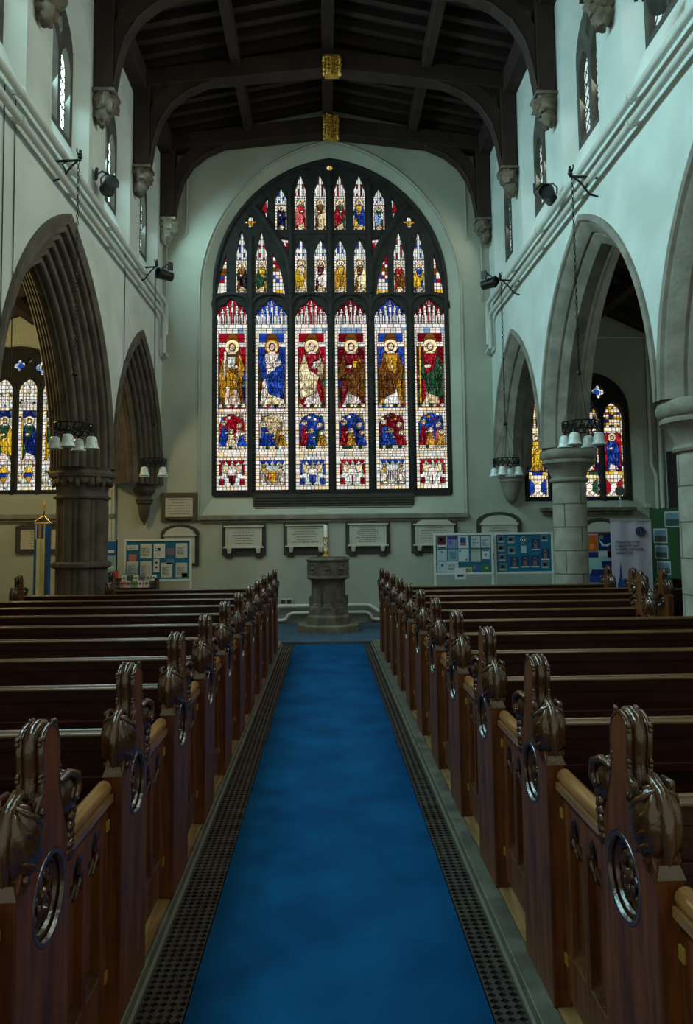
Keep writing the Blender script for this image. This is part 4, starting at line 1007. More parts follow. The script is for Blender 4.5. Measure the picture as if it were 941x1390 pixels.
# ------------------------------------------------------------------ pews
THK = .062
OUT = [(-.20, 0), (-.20, .785), (-.195, .797), (-.178, .815), (-.155, .852), (-.118, .885), (-.085, .915), (-.064, .945), (-.052, .975), (-.049, 1.0), (-.053, 1.03), (-.059, 1.06), (-.056, 1.085), (-.040, 1.103), (-.015, 1.113), (.015, 1.107), (.036, 1.09), (.047, 1.065), (.050, 1.03), (.048, .99), (.055, .95), (.072, .905), (.095, .865), (.118, .825), (.135, .785), (.145, .74), (.145, 0)]
def end_meshes(s):
    """bench end at x 0 (aisle face) outwards to s*THK"""
    mp = lambda a, z, t: (s * t, a, z)
    rc, rz, rr = .005, .70, .108
    hole = [(rc + rr * math.cos(2 * PI * i / 36), rz + rr * math.sin(2 * PI * i / 36)) for i in range(36)]
    hb = [(rc + rr * .92 * math.cos(2 * PI * i / 36), rz + rr * .92 * math.sin(2 * PI * i / 36)) for i in range(36)]
    body = MB(); body.plate(OUT, [hole], 0, THK, mp, 0, [hb])
    ro = MB()
    circ = lambda R, x: [(s * x, rc + R * math.cos(2 * PI * i / 36), rz + R * math.sin(2 * PI * i / 36)) for i in range(36)]
    ro.tube(circ(.102, .008), .010, 6, closed=True); ro.tube(circ(.086, .022), .010, 6, closed=True)
    ro.add([(s * .040, rc + .10 * math.cos(2 * PI * i / 36), rz + .10 * math.sin(2 * PI * i / 36)) for i in range(36)], [tuple(range(36))])
    for q in range(4):
        a = PI / 4 + PI / 2 * q; c0 = (rc + .043 * math.cos(a), rz + .043 * math.sin(a))
        ro.tube([(s * .026, c0[0] + .036 * math.cos(2 * PI * j / 14), c0[1] + .036 * math.sin(2 * PI * j / 14)) for j in range(14)], .007, 5, closed=True)
        for p in range(3):
            aa = a + (p - 1) * .9; ro.blob((s * .030, c0[0] + .016 * math.cos(aa), c0[1] + .016 * math.sin(aa)), (.012, .014, .014), lump=.4, sd=q * 3 + p, nu=8, nv=6)
    ro.blob((s * .025, rc, rz), (.018, .018, .018), lump=.4, nu=8, nv=6)
    # crest: rounded ridge along the head edge with rosettes
    cr = MB(); path = [p for p in OUT[7:22]]; xm = s * THK / 2
    off = []
    for i, p in enumerate(path):
        q0 = path[max(0, i - 1)]; q1 = path[min(len(path) - 1, i + 1)]; t = Vector((q1[0] - q0[0], q1[1] - q0[1])).normalized(); off.append((-t.y, t.x))
    cr.tube([(xm, p[0] + o[0] * .001, p[1] + o[1] * .001) for p, o in zip(path, off)], .017, 10)
    for e_ in (-1, 1): cr.tube([(xm + e_ * .026, p[0] + o[0] * .002, p[1] + o[1] * .002) for p, o in zip(path, off)], .007, 6)
    for i in (2, 5, 8, 12):
        p, o = path[i], off[i]
        for e_ in (-1, 1):
            c = (xm + e_ * .027, p[0] + o[0] * .006, p[1] + o[1] * .006)
            for j in range(4):
                a = PI / 4 + PI / 2 * j; cr.blob((c[0] + .002 * math.cos(a), c[1] + .007 * math.cos(a), c[2] + .007 * math.sin(a)), (.0065, .0075, .0075), nu=8, nv=6, lump=.3, sd=j)
    # front volute
    vo = MB(); c = (xm, -.137, .885)
    rib = lambda a, th: 1 + .17 * abs(math.sin(4 * a + (1.2 * th if math.cos(a) * s > 0 else -1.2 * th))) ** .7 * math.sin(th) ** .5 - .06
    vo.blob(c, (.054, .062, .090), nu=44, nv=18, fun=rib, R=Matrix.Rotation(.22, 3, 'X'))
    vo.tube([(xm, -.085, .962), (xm, -.125, .985), (xm, -.172, .965), (xm, -.200, .915), (xm, -.203, .86), (xm, -.188, .812)], [.012, .016, .017, .017, .015, .010], 8)
    for e_ in (-1, 1):
        for j in range(4):
            z = .968 - .034 * j; y = -.128 - .018 * math.sin(j * .8)
            vo.tube([(xm + e_ * .014, y - .040, z + .004), (xm + e_ * .036, y - .034, z - .012), (xm + e_ * .050, y - .008, z - .034), (xm + e_ * .047, y + .022, z - .052)], [.004, .008, .0085, .003], 7)
        vo.tube([(xm + e_ * .02, -.07, .94), (xm + e_ * .04, -.095, .975), (xm + e_ * .045, -.125, .972), (xm + e_ * .042, -.128, .952), (xm + e_ * .038, -.112, .95)], [.006, .010, .011, .009, .005], 7)
        for j in range(7): vo.blob((xm + e_ * .035, -.075 - .014 * j, .925 - .019 * j), (.011, .013, .013), lump=.4, sd=j, nu=8, nv=6)
    blk = MB(); blk.box((s * THK / 2, -.178, .80), (THK + .006, .055, .03), tz=.7)
    vo.v += [tuple(p) for p in []]
    vo.add(blk.v, blk.f)
    # rear scroll
    sc = MB(); c = (xm, .130, .905)
    sc.blob((xm, .135, .900), (.040, .050, .058), nu=24, nv=12, fun=lambda a, th: 1 + .09 * abs(math.cos(4 * a)))
    for e_ in (-1, 1):
        sc.tube([(xm + e_ * .030, .06, .955), (xm + e_ * .036, .105, .965), (xm + e_ * .042, .155, .945), (xm + e_ * .042, .165, .905), (xm + e_ * .042, .140, .885), (xm + e_ * .042, .118, .90), (xm + e_ * .042, .128, .92)], [.006, .011, .012, .012, .010, .008, .005], 7)
        for j in range(6): sc.blob((xm + e_ * .026, .155 - .004 * j, .86 - .022 * j), (.016, .018, .018), lump=.5, sd=j, nu=8, nv=6)
    sc.tube([(xm, .17, .93), (xm, .185, .88), (xm, .165, .82), (xm, .145, .745)], [.014, .018, .016, .008], 8)
    return body, ro, cr, vo, sc
END = {}
def make_end(s, parent, x, y):
    """child bench_end with its carvings"""
    if s not in END:
        body, ro, cr, vo, sc = end_meshes(s)
        o = body.build('bench_end', WOOD, parent, fix=True, bevel=.004)
        ro.build('roundel', WOOD_CARVE, o, smooth=50, fix=False); cr.build('crest', WOOD_CARVE, o, smooth=60, fix=False)
        vo.build('leaf_volute', WOOD_CARVE, o, smooth=60, fix=False); sc.build('leaf_scroll', WOOD_CARVE, o, smooth=60, fix=False)
        END[s] = o
    else:
        o = copy_tree(END[s], parent)
    o.parent = parent; o.location = (x, y, 0)
    return o
DOOR = {}
def make_door(s, parent):
    """low door between this bench end and the next towards the camera"""
    if s in DOOR: return copy_tree(DOOR[s], parent)
    y0, y1 = -.65, -.215
    x0 = .040; th = .032; mp = lambda a, z, t: (s * t, a, z)
    lan = []
    yy0, yy1 = y0 + .075, y1 - .075; ym = (yy0 + yy1) / 2
    for a, b_ in ((yy0, ym - .018), (ym + .018, yy1)):
        c = (a + b_) / 2; h = (b_ - a) / 2
        lan.append([(a, .20)] + [(c - h, .55)] + [(c - h * .95, .60), (c - h * .55, .60), (c - h * .5, .635), (c, .665), (c + h * .5, .635), (c + h * .55, .60), (c + h * .95, .60)] + [(c + h, .55), (b_, .20)])
    d = MB(); d.plate([(y0, .055), (y1, .055), (y1, .735), (y0, .735)], lan, x0, x0 + th, mp)
    o = d.build('pew_door', WOOD, parent, bevel=.003)
    p = MB(); p.bb(s * (x0 + th - .006), s * (x0 + th), y0 + .02, y1 - .02, .10, .72); p.build('panel', WOOD, o)
    r = MB()
    r.tube([(s * (x0 + .016), y0, .752), (s * (x0 + .016), y1, .752)], .026, 12); r.bb(s * (x0 - .016), s * (x0 + .05), y0, y1, .712, .735)
    r.build('hand_rail', WOOD_DOORRAIL, o, smooth=40)
    for L in lan:
        t = MB(); c = (L[0][0] + L[-1][0]) / 2; h = abs(L[-1][0] - L[0][0]) / 2
        t.tube([(s * (x0 + .010), y, z) for y, z in L[1:-1]], .008, 6)
        for q in (-1, 1): t.tube([(s * (x0 + .010), c + q * h, .55), (s * (x0 + .006), c + q * h * .35, .585), (s * (x0 + .010), c + q * h * .15, .54)], [.008, .012, .004], 6); t.blob((s * (x0 + .008), c + q * h * .55, .645), (.010, .022, .024), lump=.5, sd=q, nu=8, nv=6)
        t.build('tracery', WOOD_CARVE, o, smooth=50, fix=False)
        a, b_ = L[0][0], L[-1][0]
        t = MB(); t.add([(s * (x0 + .002), a, .20), (s * (x0 + .002), b_, .20), (s * (x0 + .026), b_, .232), (s * (x0 + .026), a, .232)], [(0, 1, 2, 3)]); t.build('sill', WOOD_CARVE, o, fix=False)
    for z in (.15, .62): hg = MB(); hg.bb(s * (x0 - .004), s * (x0 + .004), y1 - .022, y1 + .004, z, z + .032); hg.build('hinge', GOLDD, o)
    DOOR[s] = o
    return o
BODY = {}
def make_pew(s, x, y, L, label, group, door=True, outer=True, name='pew'):
    e = empty(name, (x, y, .03)); tag(e, label, 'pew', group)
    make_end(s, e, 0, 0)
    if door: dd = make_door(s, e); dd.parent = e
    k = (s, round(L, 2))
    if k not in BODY:
        a, b_ = THK * .9, L - THK * .9
        X = lambda v: s * v
        bk = MB(); bk.bb(X(a), X(b_), .095, .125, .30, .845)
        n = max(1, round(L / .95)); w = (b_ - a) / n
        bk.bb(X(a), X(b_), .078, .097, .665, .70); bk.bb(X(a), X(b_), .082, .097, .38, .45); bk.bb(X(a), X(b_), .086, .097, .79, .845)
        for i in range(n + 1): xx = min(max(a + w * i, a + .04), b_ - .04); bk.bb(X(xx - .04), X(xx + .04), .084, .097, .44, .67)
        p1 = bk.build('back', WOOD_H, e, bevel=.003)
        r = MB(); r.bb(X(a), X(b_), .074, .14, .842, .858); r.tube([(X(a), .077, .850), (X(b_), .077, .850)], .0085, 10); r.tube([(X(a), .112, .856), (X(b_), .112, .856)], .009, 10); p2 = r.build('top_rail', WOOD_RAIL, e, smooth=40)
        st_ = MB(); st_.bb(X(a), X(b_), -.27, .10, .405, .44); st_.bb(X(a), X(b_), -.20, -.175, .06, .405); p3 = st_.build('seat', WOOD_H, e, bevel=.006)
        BODY[k] = (p1, p2, p3)
    else:
        for p in BODY[k]:
            c = p.copy(); C.objects.link(c); c.parent = e
    if outer: make_end(-s, e, s * L, 0)
    return e
NP = 11; SP = .842
RL = [3.75, 3.75, 3.75, 3.75, 3.75, 3.75, 2.28, 2.66, 2.98, 3.25, 3.25]
LL = [3.75, 3.75, 3.75, 3.75, 3.75, 3.75, 2.70, 3.75, 3.75, 3.22, 2.30]
for s in (1, -1):
    for i in range(NP):
        x = .745 if s > 0 else -.682; y = (1.917 if s > 0 else 1.89) + SP * i
        L = (RL if s > 0 else LL)[i]
        if s < 0 and i == 6: L = 2.55
        make_pew(s, x, y, L, 'carved dark wooden pew, %s from the camera on the %s of the aisle' % (ORD[i] if i < NP - 1 else 'furthest and last', 'right' if s > 0 else 'left'), 'carved pews on the %s of the aisle' % ('right' if s > 0 else 'left'))
make_pew(1, 4.22, 8.42, 2.0, 'short pew in the right aisle nearer the pillar', 'pews in the right aisle', door=False)
make_pew(1, 4.22, 9.26, 2.0, 'short pew in the right aisle just in front of the tall banner', 'pews in the right aisle', door=False)
make_pew(-1, -5.02, 11.0, 1.7, 'pew in the left aisle below the pale stained window', 'pews in the left aisle', door=False)

# ------------------------------------------------------------------ noticeboards
def board(name, x0, x1, z0, z1, y, label, felt, legs=True, frame=WHITE):
    e = empty(name, ((x0 + x1) / 2, y, 0)); tag(e, label, 'noticeboard', 'noticeboards along the west end')
    hw = (x1 - x0) / 2; t = .035
    f = MB()
    f.bb(-hw - t, -hw, -.02, .02, z0 - t, z1 + t); f.bb(hw, hw + t, -.02, .02, z0 - t, z1 + t); f.bb(-hw, hw, -.02, .02, z1, z1 + t); f.bb(-hw, hw, -.02, .02, z0 - t, z0)
    f.build('frame', frame, e, bevel=.004)
    p = MB(); p.bb(-hw, hw, -.005, .012, z0, z1); p.build('panel', felt, e)
    if legs:
        for s in (-1, 1):
            l = MB(); l.bb(s * (hw + t / 2) - .015, s * (hw + t / 2) + .015, -.015, .015, .012, z0 - t); l.bb(s * (hw + t / 2) - .02, s * (hw + t / 2) + .02, -.22, .22, .012, .04); l.build('leg', frame, e)
    return e
def notice(x, z, w, h, y, col, label, group, marks=(), lines=0, seed=0):
    b = MB(); b.bb(-w / 2, w / 2, -.002, .0005, -h / 2, h / 2)
    o = b.build('notice', pmat(col), None, loc=(x, y, z)); tag(o, label, 'notice', group)
    if marks or lines:
        cols = sorted({m[4] for m in marks} | ({(70, 75, 80)} if lines else set())); q = MB()
        for (a, c, d, f, cc) in marks: q.bb(-w / 2 + w * a, -w / 2 + w * c, -.004, -.002, -h / 2 + h * d, -h / 2 + h * f, cols.index(cc))
        if lines: text_lines(q, -w * .38, w * .38, -h * .36, h * .25, lines, -.003, cols.index((70, 75, 80)), seed, min(.008, h / lines * .35), False)
        q.build('print', [pmat(c) for c in cols], o, fix=False)
    return o
TEAL = mat('felt_teal', S(20, 92, 120), .95, S(24, 104, 134), 20)
# left board
LB = 12.9; bx0, bx1, bz0, bz1 = -3.45, -2.36, .90, 1.555
board('noticeboard', bx0, bx1, bz0, bz1, LB, 'white framed teal noticeboard with white papers left of the font', TEAL)
PW = (196, 200, 190)
for k, (u, v, w, h, col, l) in enumerate([(.10, .84, .17, .13, PW, 2), (.10, .58, .12, .17, (190, 110, 95), 0), (.31, .74, .18, .38, PW, 7), (.52, .74, .18, .38, (205, 208, 205), 4), (.69, .72, .13, .17, (120, 92, 120), 0), (.69, .46, .12, .14, (80, 110, 160), 0), (.87, .75, .18, .38, PW, 7), (.10, .28, .18, .40, (185, 190, 182), 6), (.31, .28, .18, .40, (185, 190, 182), 6), (.475, .36, .09, .34, (200, 202, 190), 0), (.635, .24, .18, .38, PW, 7), (.87, .24, .18, .38, (188, 192, 184), 7), (.935, .09, .12, .13, (70, 120, 70), 0)]):
    W, H = bx1 - bx0, bz1 - bz0
    row = 'upper' if v > .5 else 'lower'
    what = {0: 'small coloured card', 2: 'small white card', 4: 'white sheet with a black emblem', 6: 'greyish sheet', 7: 'white printed sheet'}[l]
    notice(bx0 + u * W, bz0 + v * H, w * W, h * H, LB - .006, col, '%s, %s row of left teal noticeboard, %s from left edge' % (what, row, ['first', 'second', 'third', 'fourth', 'fifth', 'sixth', 'seventh'][[.10, .31, .475, .52, .635, .69, .87, .935].index(u) if [.10, .31, .475, .52, .635, .69, .87, .935].index(u) < 7 else 6]) if not (u == .10 and v == .58) else 'small pink picture on the left teal noticeboard under its corner card', 'papers on the left teal noticeboard', [(.4, .6, .55, .72, (25, 25, 30))] if l == 4 else ([(.3, .7, .65, .8, (30, 50, 60)), (.3, .7, .3, .45, (90, 40, 40))] if u == .475 else []), l, k)
# right boards
RBY = 12.3; ax0, ax1, az0, az1 = 1.83, 2.76, .98, 1.60
board('noticeboard', ax0, ax1, az0, az1, RBY, 'white framed noticeboard crowded with white papers right of the font', mat('felt_blue', S(36, 96, 120), .95))
WQ2 = (178, 194, 194)
data = [(.11, .82, .18, .34, (205, 205, 200), [(.08, .92, .28, .96, (70, 12, 26)), (.1, .9, .02, .10, (20, 20, 24)), (.35, .6, .6, .8, (190, 150, 150))], 'red and white poster'),
        (.305, .82, .18, .34, (120, 130, 170), [(.05, .95, .7, .95, (62, 40, 110)), (.1, .45, .3, .6, (70, 100, 170))], 'purple headed sheet'),
        (.50, .82, .19, .34, (190, 200, 205), [(.2, .75, .4, .85, (20, 70, 140)), (.2, .75, .22, .38, (170, 50, 50))], 'white sheet with a blue and red picture'),
        (.72, .82, .17, .32, WQ2, [], 'pale sheet'), (.90, .82, .16, .32, WQ2, [], 'pale sheet at the right edge'),
        (.11, .46, .18, .32, (165, 185, 195), [(.4, .6, .75, .85, (30, 40, 60))], 'bluish sheet'), (.305, .46, .18, .32, (120, 160, 175), [(.2, .8, .2, .8, (90, 130, 150))], 'blue grey sheet'),
        (.50, .46, .19, .34, (188, 200, 205), [(.08, .25, .78, .92, (30, 80, 140)), (.7, .85, .1, .2, (30, 40, 60))], 'white sheet with a blue corner mark'),
        (.72, .45, .17, .33, (170, 180, 180), [(.02, .98, .85, .97, (170, 160, 70))], 'sheet with a yellow heading'), (.90, .48, .14, .26, (190, 205, 205), [(.1, .9, .85, .98, (20, 80, 150)), (.4, .6, .3, .6, (150, 90, 60))], 'white sheet with a blue heading'),
        (.11, .17, .18, .30, (175, 190, 198), [(.4, .6, .5, .7, (40, 50, 70))], 'white sheet in the corner'), (.30, .17, .20, .30, (190, 200, 200), [], 'white sheet'),
        (.43, -.02, .20, .30, (205, 212, 205), [(.2, .8, .2, .4, (60, 70, 90))], 'white sheet hanging over the frame'), (.58, .05, .13, .20, (160, 170, 110), [], 'pale yellow leaflet'),
        (.72, .12, .14, .20, (40, 90, 150), [(.1, .5, .3, .8, (150, 110, 120))], 'blue picture leaflet'), (.90, .10, .16, .22, (40, 110, 75), [(.4, .7, .4, .7, (170, 160, 60))], 'green leaflet')]
for k, (u, v, w, h, col, mk, nm) in enumerate(data):
    W, H = ax1 - ax0, az1 - az0; row = 'top' if v > .7 else 'middle' if v > .3 else 'bottom'
    notice(ax0 + u * W, az0 + v * H, w * W, h * H, RBY - .006 - (.003 if k in (12, 13) else 0) - (.016 if k == 12 else 0), col, '%s in the %s row of the crowded noticeboard' % (nm, row), 'papers on the crowded noticeboard', mk, 5 if not mk else 0, 50 + k)
cx0, cx1, cz0, cz1 = 2.86, 3.79, .98, 1.60
board('noticeboard', cx0, cx1, cz0, cz1, RBY + .06, 'white framed teal noticeboard of small photographs right of the font', TEAL)
o = MB(); o.lathe([(.055, -.003), (.055, 0)], (0, 0, 0), 24, axis='y'); o = o.build('round_badge', pmat((225, 225, 225)), None, loc=(cx0 + .5 * .93, RBY + .053, cz0 + .85 * .62)); tag(o, 'round white and navy badge at the top of the photograph noticeboard', 'badge')
q = MB(); q.lathe([(.050, -.006), (.050, -.003)], (0, 0, 0), 24, axis='y'); q.build('print', NAVY, o)
q = MB(); q.lathe([(.030, -.008), (.030, -.006)], (0, 0, 0), 24, axis='y'); p = q.build('ring', pmat((225, 225, 225)), o); q = MB(); q.lathe([(.016, -.010), (.016, -.008)], (0, 0, 0), 16, axis='y'); q.build('centre', NAVY, o)
ph = [(.09, .88), (.27, .86), (.09, .64), (.28, .57), (.10, .38), (.11, .13), (.32, .25), (.52, .27), (.70, .27), (.72, .73), (.88, .90), (.89, .46), (.88, .18)]
for k, (u, v) in enumerate(ph):
    pos = ['at the top left corner', 'in the top row, second', 'in the left column, second', 'beside the left column, second', 'in the left column, third', 'in the left column, lowest', 'in the low row, left of three', 'in the low row, middle of three', 'in the low row, right of three', 'beside the badge on its right', 'at the top right corner', 'in the right column, middle', 'in the right column, lowest'][k]
    big = k in (6, 7, 8, 9, 11)
    w, h = (.145, .19) if big else (.12, .115)
    notice(cx0 + u * .93, cz0 + v * .62, w, h, RBY + .054, (24, 50, 100) if big else (150, 160, 165), 'small pinned photograph %s on the photograph noticeboard' % pos, 'photographs on the teal noticeboard',
           [(.3, .7, .15, .75, (120, 95, 90)), (.42, .58, .6, .85, (170, 140, 125)), (.02, .98, .0, .10, (190, 195, 195))] if big else [(.05, .95, .28, .92, (70, 85, 95)), (.3, .6, .35, .7, (130, 110, 100))])
notice(cx0 + .5 * .93, cz0 + .60 * .62, .09, .12, RBY + .054, (150, 190, 200), 'small pale blue card under the badge on the photograph noticeboard', 'photographs on the teal noticeboard')

# poster stand and leaflet rack at the left
e = empty('poster_stand', (-3.64, 12.55, 0)); tag(e, 'narrow display stand with blue posters beside the clustered pillar', 'display stand')
b = MB(); b.bb(-.18, .14, -.02, .02, .72, 1.60); b.bb(-.18, .14, -.06, .0, .83, .845); b.build('panel', ALU, e)
for x in (-.17, .13): b = MB(); b.bb(x - .012, x + .012, -.02, .02, .0, 1.62); b.build('post', WHITE, e)
for k, (x0, x1, z0, z1, c) in enumerate([(-.17, -.06, 1.32, 1.56, (190, 180, 110)), (-.05, .12, 1.32, 1.56, (25, 90, 150)), (-.17, -.05, 1.08, 1.30, (70, 90, 105)), (-.05, .12, 1.06, 1.30, (130, 165, 170)), (-.17, -.05, .86, 1.04, (90, 70, 60)), (-.04, .12, .86, 1.04, (40, 100, 130))]):
    notice(-3.64 + (x0 + x1) / 2, (z0 + z1) / 2, x1 - x0, z1 - z0, 12.528, c, ['yellow poster at the top left', 'blue poster at the top right', 'dark poster in the middle left', 'pale poster in the middle right', 'brown poster at the bottom left', 'teal poster at the bottom right'][k] + ' of the narrow display stand', 'posters on the display stand', [(.2, .8, .2, .4, (200, 210, 205))])
e = empty('leaflet_rack', (-3.08, 12.25, 0)); tag(e, 'stepped wooden rack of leaflets on legs in front of the left noticeboard', 'leaflet rack')
b = MB(); b.bb(-.30, .30, -.10, .14, .74, .78)
for i in range(2): b.bb(-.30, .30, -.10 + .1 * i, -.09 + .1 * i, .78 + .085 * i, .81 + .085 * i); b.bb(-.30, .30, -.10 + .1 * i, .0 + .1 * i, .775 + .085 * i, .785 + .085 * i)
for x in (-.305, .305): b.bb(x - .01, x + .01, -.11, .14, .74, .96)
b.build('tray', WOOD_H, e)
for x in (-.28, .28): 
    for y in (-.08, .12): b = MB(); b.bb(x - .02, x + .02, y - .02, y + .02, .012, .74); b.build('leg', WOOD, e)
pal = [(190, 195, 185), (60, 70, 60), (205, 200, 160), (110, 90, 120), (150, 160, 150), (200, 205, 205), (180, 130, 90), (170, 140, 165), (80, 140, 70), (195, 180, 190), (175, 175, 170), (60, 60, 70)]
nmz = ['white', 'dark green', 'cream', 'purple', 'grey', 'bright white', 'orange', 'lilac', 'green', 'pale pink', 'pale grey', 'black']
for k in range(12):
    i, j = divmod(k, 6)
    b = MB(); b.box((0, 0, 0), (.078, .012, .13), R=Matrix.Rotation(-.25, 3, 'X')); q = pal[(k if i == 0 else k)]
    o = b.build('leaflet', pmat(q), None, loc=(-3.08 - .245 + .098 * j, 12.25 - .05 + .1 * (1 - i), .855 + .085 * (1 - i)))
    tag(o, '%s leaflet in the %s row of the leaflet rack' % (nmz[k], 'back' if i == 0 else 'front'), 'leaflet', 'leaflets in the rack')
    p = MB(); p.box((0, -.008, .02), (.04, .002, .03), R=Matrix.Rotation(-.25, 3, 'X')); p.build('print', pmat((60, 62, 66)), o)
b = MB(); b.box((0, 0, 0), (.09, .012, .12), R=Matrix.Rotation(-.2, 3, 'X')); o = b.build('leaflet', pmat((190, 40, 45)), None, loc=(-3.48, 12.36, 1.017)); tag(o, 'red card standing at the left end of the leaflet rack', 'card')
b = MB(); b.bb(-3.54, -3.42, 12.30, 12.40, .0, .955); tag(b.build('card_stand', WOOD), 'narrow wooden stand under the red card', 'stand')

# processional banner in the left aisle
e = empty('processional_banner', (-4.66, 12.2, 0)); tag(e, 'blue and cream processional banner on a spear topped pole in the left aisle', 'banner')
b = MB(); b.tube([(.03, .05, 0), (.03, .05, 2.08)], .014, 10); b.build('pole', mat('pole_wood', (.10, .07, .03), .4), e, smooth=50)
b = MB(); b.lathe([(.012, 2.06), (.022, 2.09), (.012, 2.11), (.03, 2.15), (.018, 2.20), (.002, 2.26)], (.03, .05, 0), 12); b.tube([(-.10, .0, 1.90), (.03, .05, 2.0), (.16, .0, 1.88)], .006, 6); b.tube([(-.11, .03, 1.87), (.17, .03, 1.87)], .012, 8); b.build('finial', GOLDD, e, smooth=50)
b = MB(); 
cols = [0, 0, 1, 1, 1, 1, 2, 0, 0]
for i in range(9):
    x0, x1 = -.11 + .031 * i, -.11 + .031 * (i + 1); f = lambda x: .03 * math.sin(x * 42)
    rows = [[(x0 + .0, f(x0) - .01, z), ((x0 + x1) / 2, f((x0 + x1) / 2) - .02, z), (x1, f(x1) - .01, z)] for z in (.45, .9, 1.4, 1.62, 1.86)]
    b.grid(rows[:4], cols[i]); b.grid(rows[3:], [0, 3, 0, 4, 0, 3, 0, 0, 0][i])
b.build('cloth', [pmat((22, 74, 128)), CREAM, mat('cloth_shadow', (.05, .06, .05), .9), pmat((170, 190, 190)), pmat((190, 120, 50))], e, smooth=60, fix=False)
MB().lathe([(.16, .0), (.16, .03), (.03, .06), (.025, .3)], (.03, .05, 0), 16).build('base', BLACK, e, smooth=40)
b = MB(); b.bb(-4.95, -4.91, YW - .03, YW, 1.0, 1.22); tag(b.build('wall_switch', BLACK), 'small dark upright box on the wall left of the processional banner', 'switch box')

# tall pull-up banner
e = empty('pull_up_banner', (5.43, 13.0, 0)); tag(e, 'tall lilac white pull-up banner with a navy badge in the right aisle', 'banner')
rows = [[(-.365 + .73 * i / 16, .012 * math.sin(i * .9 + z * 1.2), z) for i in range(17)] for z in (.06, .6, 1.2, 1.83)]
MB().grid(rows).build('cloth', BANNER, e, smooth=60, fix=False)
b = MB(); b.bb(-.40, .40, -.09, .09, .0, .06); b.build('base', ALU, e, bevel=.01)
b = MB(); b.tube([(0, .06, .05), (0, .04, 1.84)], .01, 8); b.bb(-.37, .37, -.015, .02, 1.82, 1.845); b.build('support', ALU, e)
bd = MB().lathe([(.088, -.006), (.088, 0)], (.165, -.022, 1.63), 32, axis='y').build('badge', NAVY, e)
q = MB(); cir = lambda R: [(.165 + R * math.cos(2 * PI * i / 28), -.029, 1.63 + R * math.sin(2 * PI * i / 28)) for i in range(28)]
q.tube(cir(.060), .004, 5, closed=True); q.lathe([(.014, -.004), (.014, 0)], (.165, -.029, 1.645), 12, axis='y'); q.bb(.158, .172, -.033, -.029, 1.59, 1.635); q.build('emblem', pmat((120, 122, 150)), bd)
sp = [(-.28, .62), (-.28, .72), (-.262, .74), (-.262, .80), (-.245, .80), (-.235, .92), (-.222, 1.12), (-.208, .92), (-.196, .80), (-.18, .78), (-.17, .80), (-.155, .80), (-.15, .82), (-.142, .80), (-.13, .80), (-.13, .62)]
MB().plate(sp, [], -.026, -.02, lambda a, z, t: (a, t, z)).build('spire_print', BLUEP, e)
for k, t in enumerate(['Welcoming to be', 'a supportive and', 'inclusive community', 'seeking God']):
    cu = bpy.data.curves.new('lettering', 'FONT'); cu.body = t; cu.size = .072; cu.extrude = .001; cu.materials.append(NAVY)
    tmp = bpy.data.objects.new('lettering', cu); C.objects.link(tmp); bpy.context.view_layer.update(); me = bpy.data.meshes.new_from_object(tmp.evaluated_get(bpy.context.evaluated_depsgraph_get())); bpy.data.objects.remove(tmp); o = bpy.data.objects.new('lettering', me); C.objects.link(o); o.parent = e; o.location = (-.30, -.024, 1.425 - .062 * k); o.rotation_euler = (PI / 2, 0, 0); o.scale = (.86, 1, 1)
# patchwork poster and green board
e = empty('patchwork_poster', (5.02, 13.35, 0)); tag(e, 'patchwork panel of blue and orange scenes between pillar and tall banner', 'panel')
b = MB(); b.bb(-.30, .30, -.015, .015, .62, 1.60); b.build('panel', pmat((150, 190, 190)), e)
b = MB(); b.bb(-.32, .32, -.02, .01, 1.60, 1.63); b.bb(-.32, .32, -.02, .01, .68, .70); b.build('red_edging', pmat((130, 20, 30)), e)
q = MB(); pc = [(200, 95, 25), (15, 30, 110), (200, 210, 210), (20, 60, 140), (120, 190, 205), (150, 60, 40), (90, 150, 60), (240, 130, 50)]
for (a, c, d, f, m) in [(-.30, -.07, 1.28, 1.58, 0), (-.06, .22, 1.30, 1.60, 1), (-.30, -.07, 1.17, 1.27, 1), (-.06, .20, 1.18, 1.28, 2), (.10, .24, 1.16, 1.30, 5), (-.01, .27, .98, 1.10, 1), (-.20, .29, .86, .95, 1), (-.30, -.05, .72, .84, 3), (.0, .29, .70, .84, 4)]: q.bb(a, c, -.019, -.015, d, f, m)
q.plate([(-.05, 1.50), (.05, 1.40), (.20, 1.44), (.10, 1.36), (.0, 1.38)], [], -.023, -.019, lambda a, z, t: (a, t, z), 2)
q.plate([(-.25, .84), (-.18, .96), (-.12, .88), (.0, .95), (.10, .90), (.22, .97), (.28, .84)], [], -.022, -.016, lambda a, z, t: (a, t, z), 1); q.bb(-.03, .03, -.023, -.019, 1.50, 1.57, 6); q.bb(-.22, -.14, -.023, -.019, 1.32, 1.42, 7)
q.build('patches', [pmat(c) for c in pc], e, fix=False)
for x in (-.28, .28): b = MB(); b.bb(x - .015, x + .015, .0, .02, 0, .7); b.build('leg', ALU, e)
e = empty('noticeboard', (6.08, 12.95, 0), -PI / 2 + .25); tag(e, 'green noticeboard with landscape pictures beside the curtain', 'noticeboard')
b = MB(); b.bb(-.42, .42, -.02, .02, .80, 2.04); b.build('panel', mat('felt_green', S(40, 74, 40), .9), e)
b = MB(); b.bb(-.45, -.42, -.025, .025, 0, 2.06); b.bb(.42, .45, -.025, .025, 0, 2.06); b.build('frame', mat('brown_frame', (.08, .05, .03), .6), e)
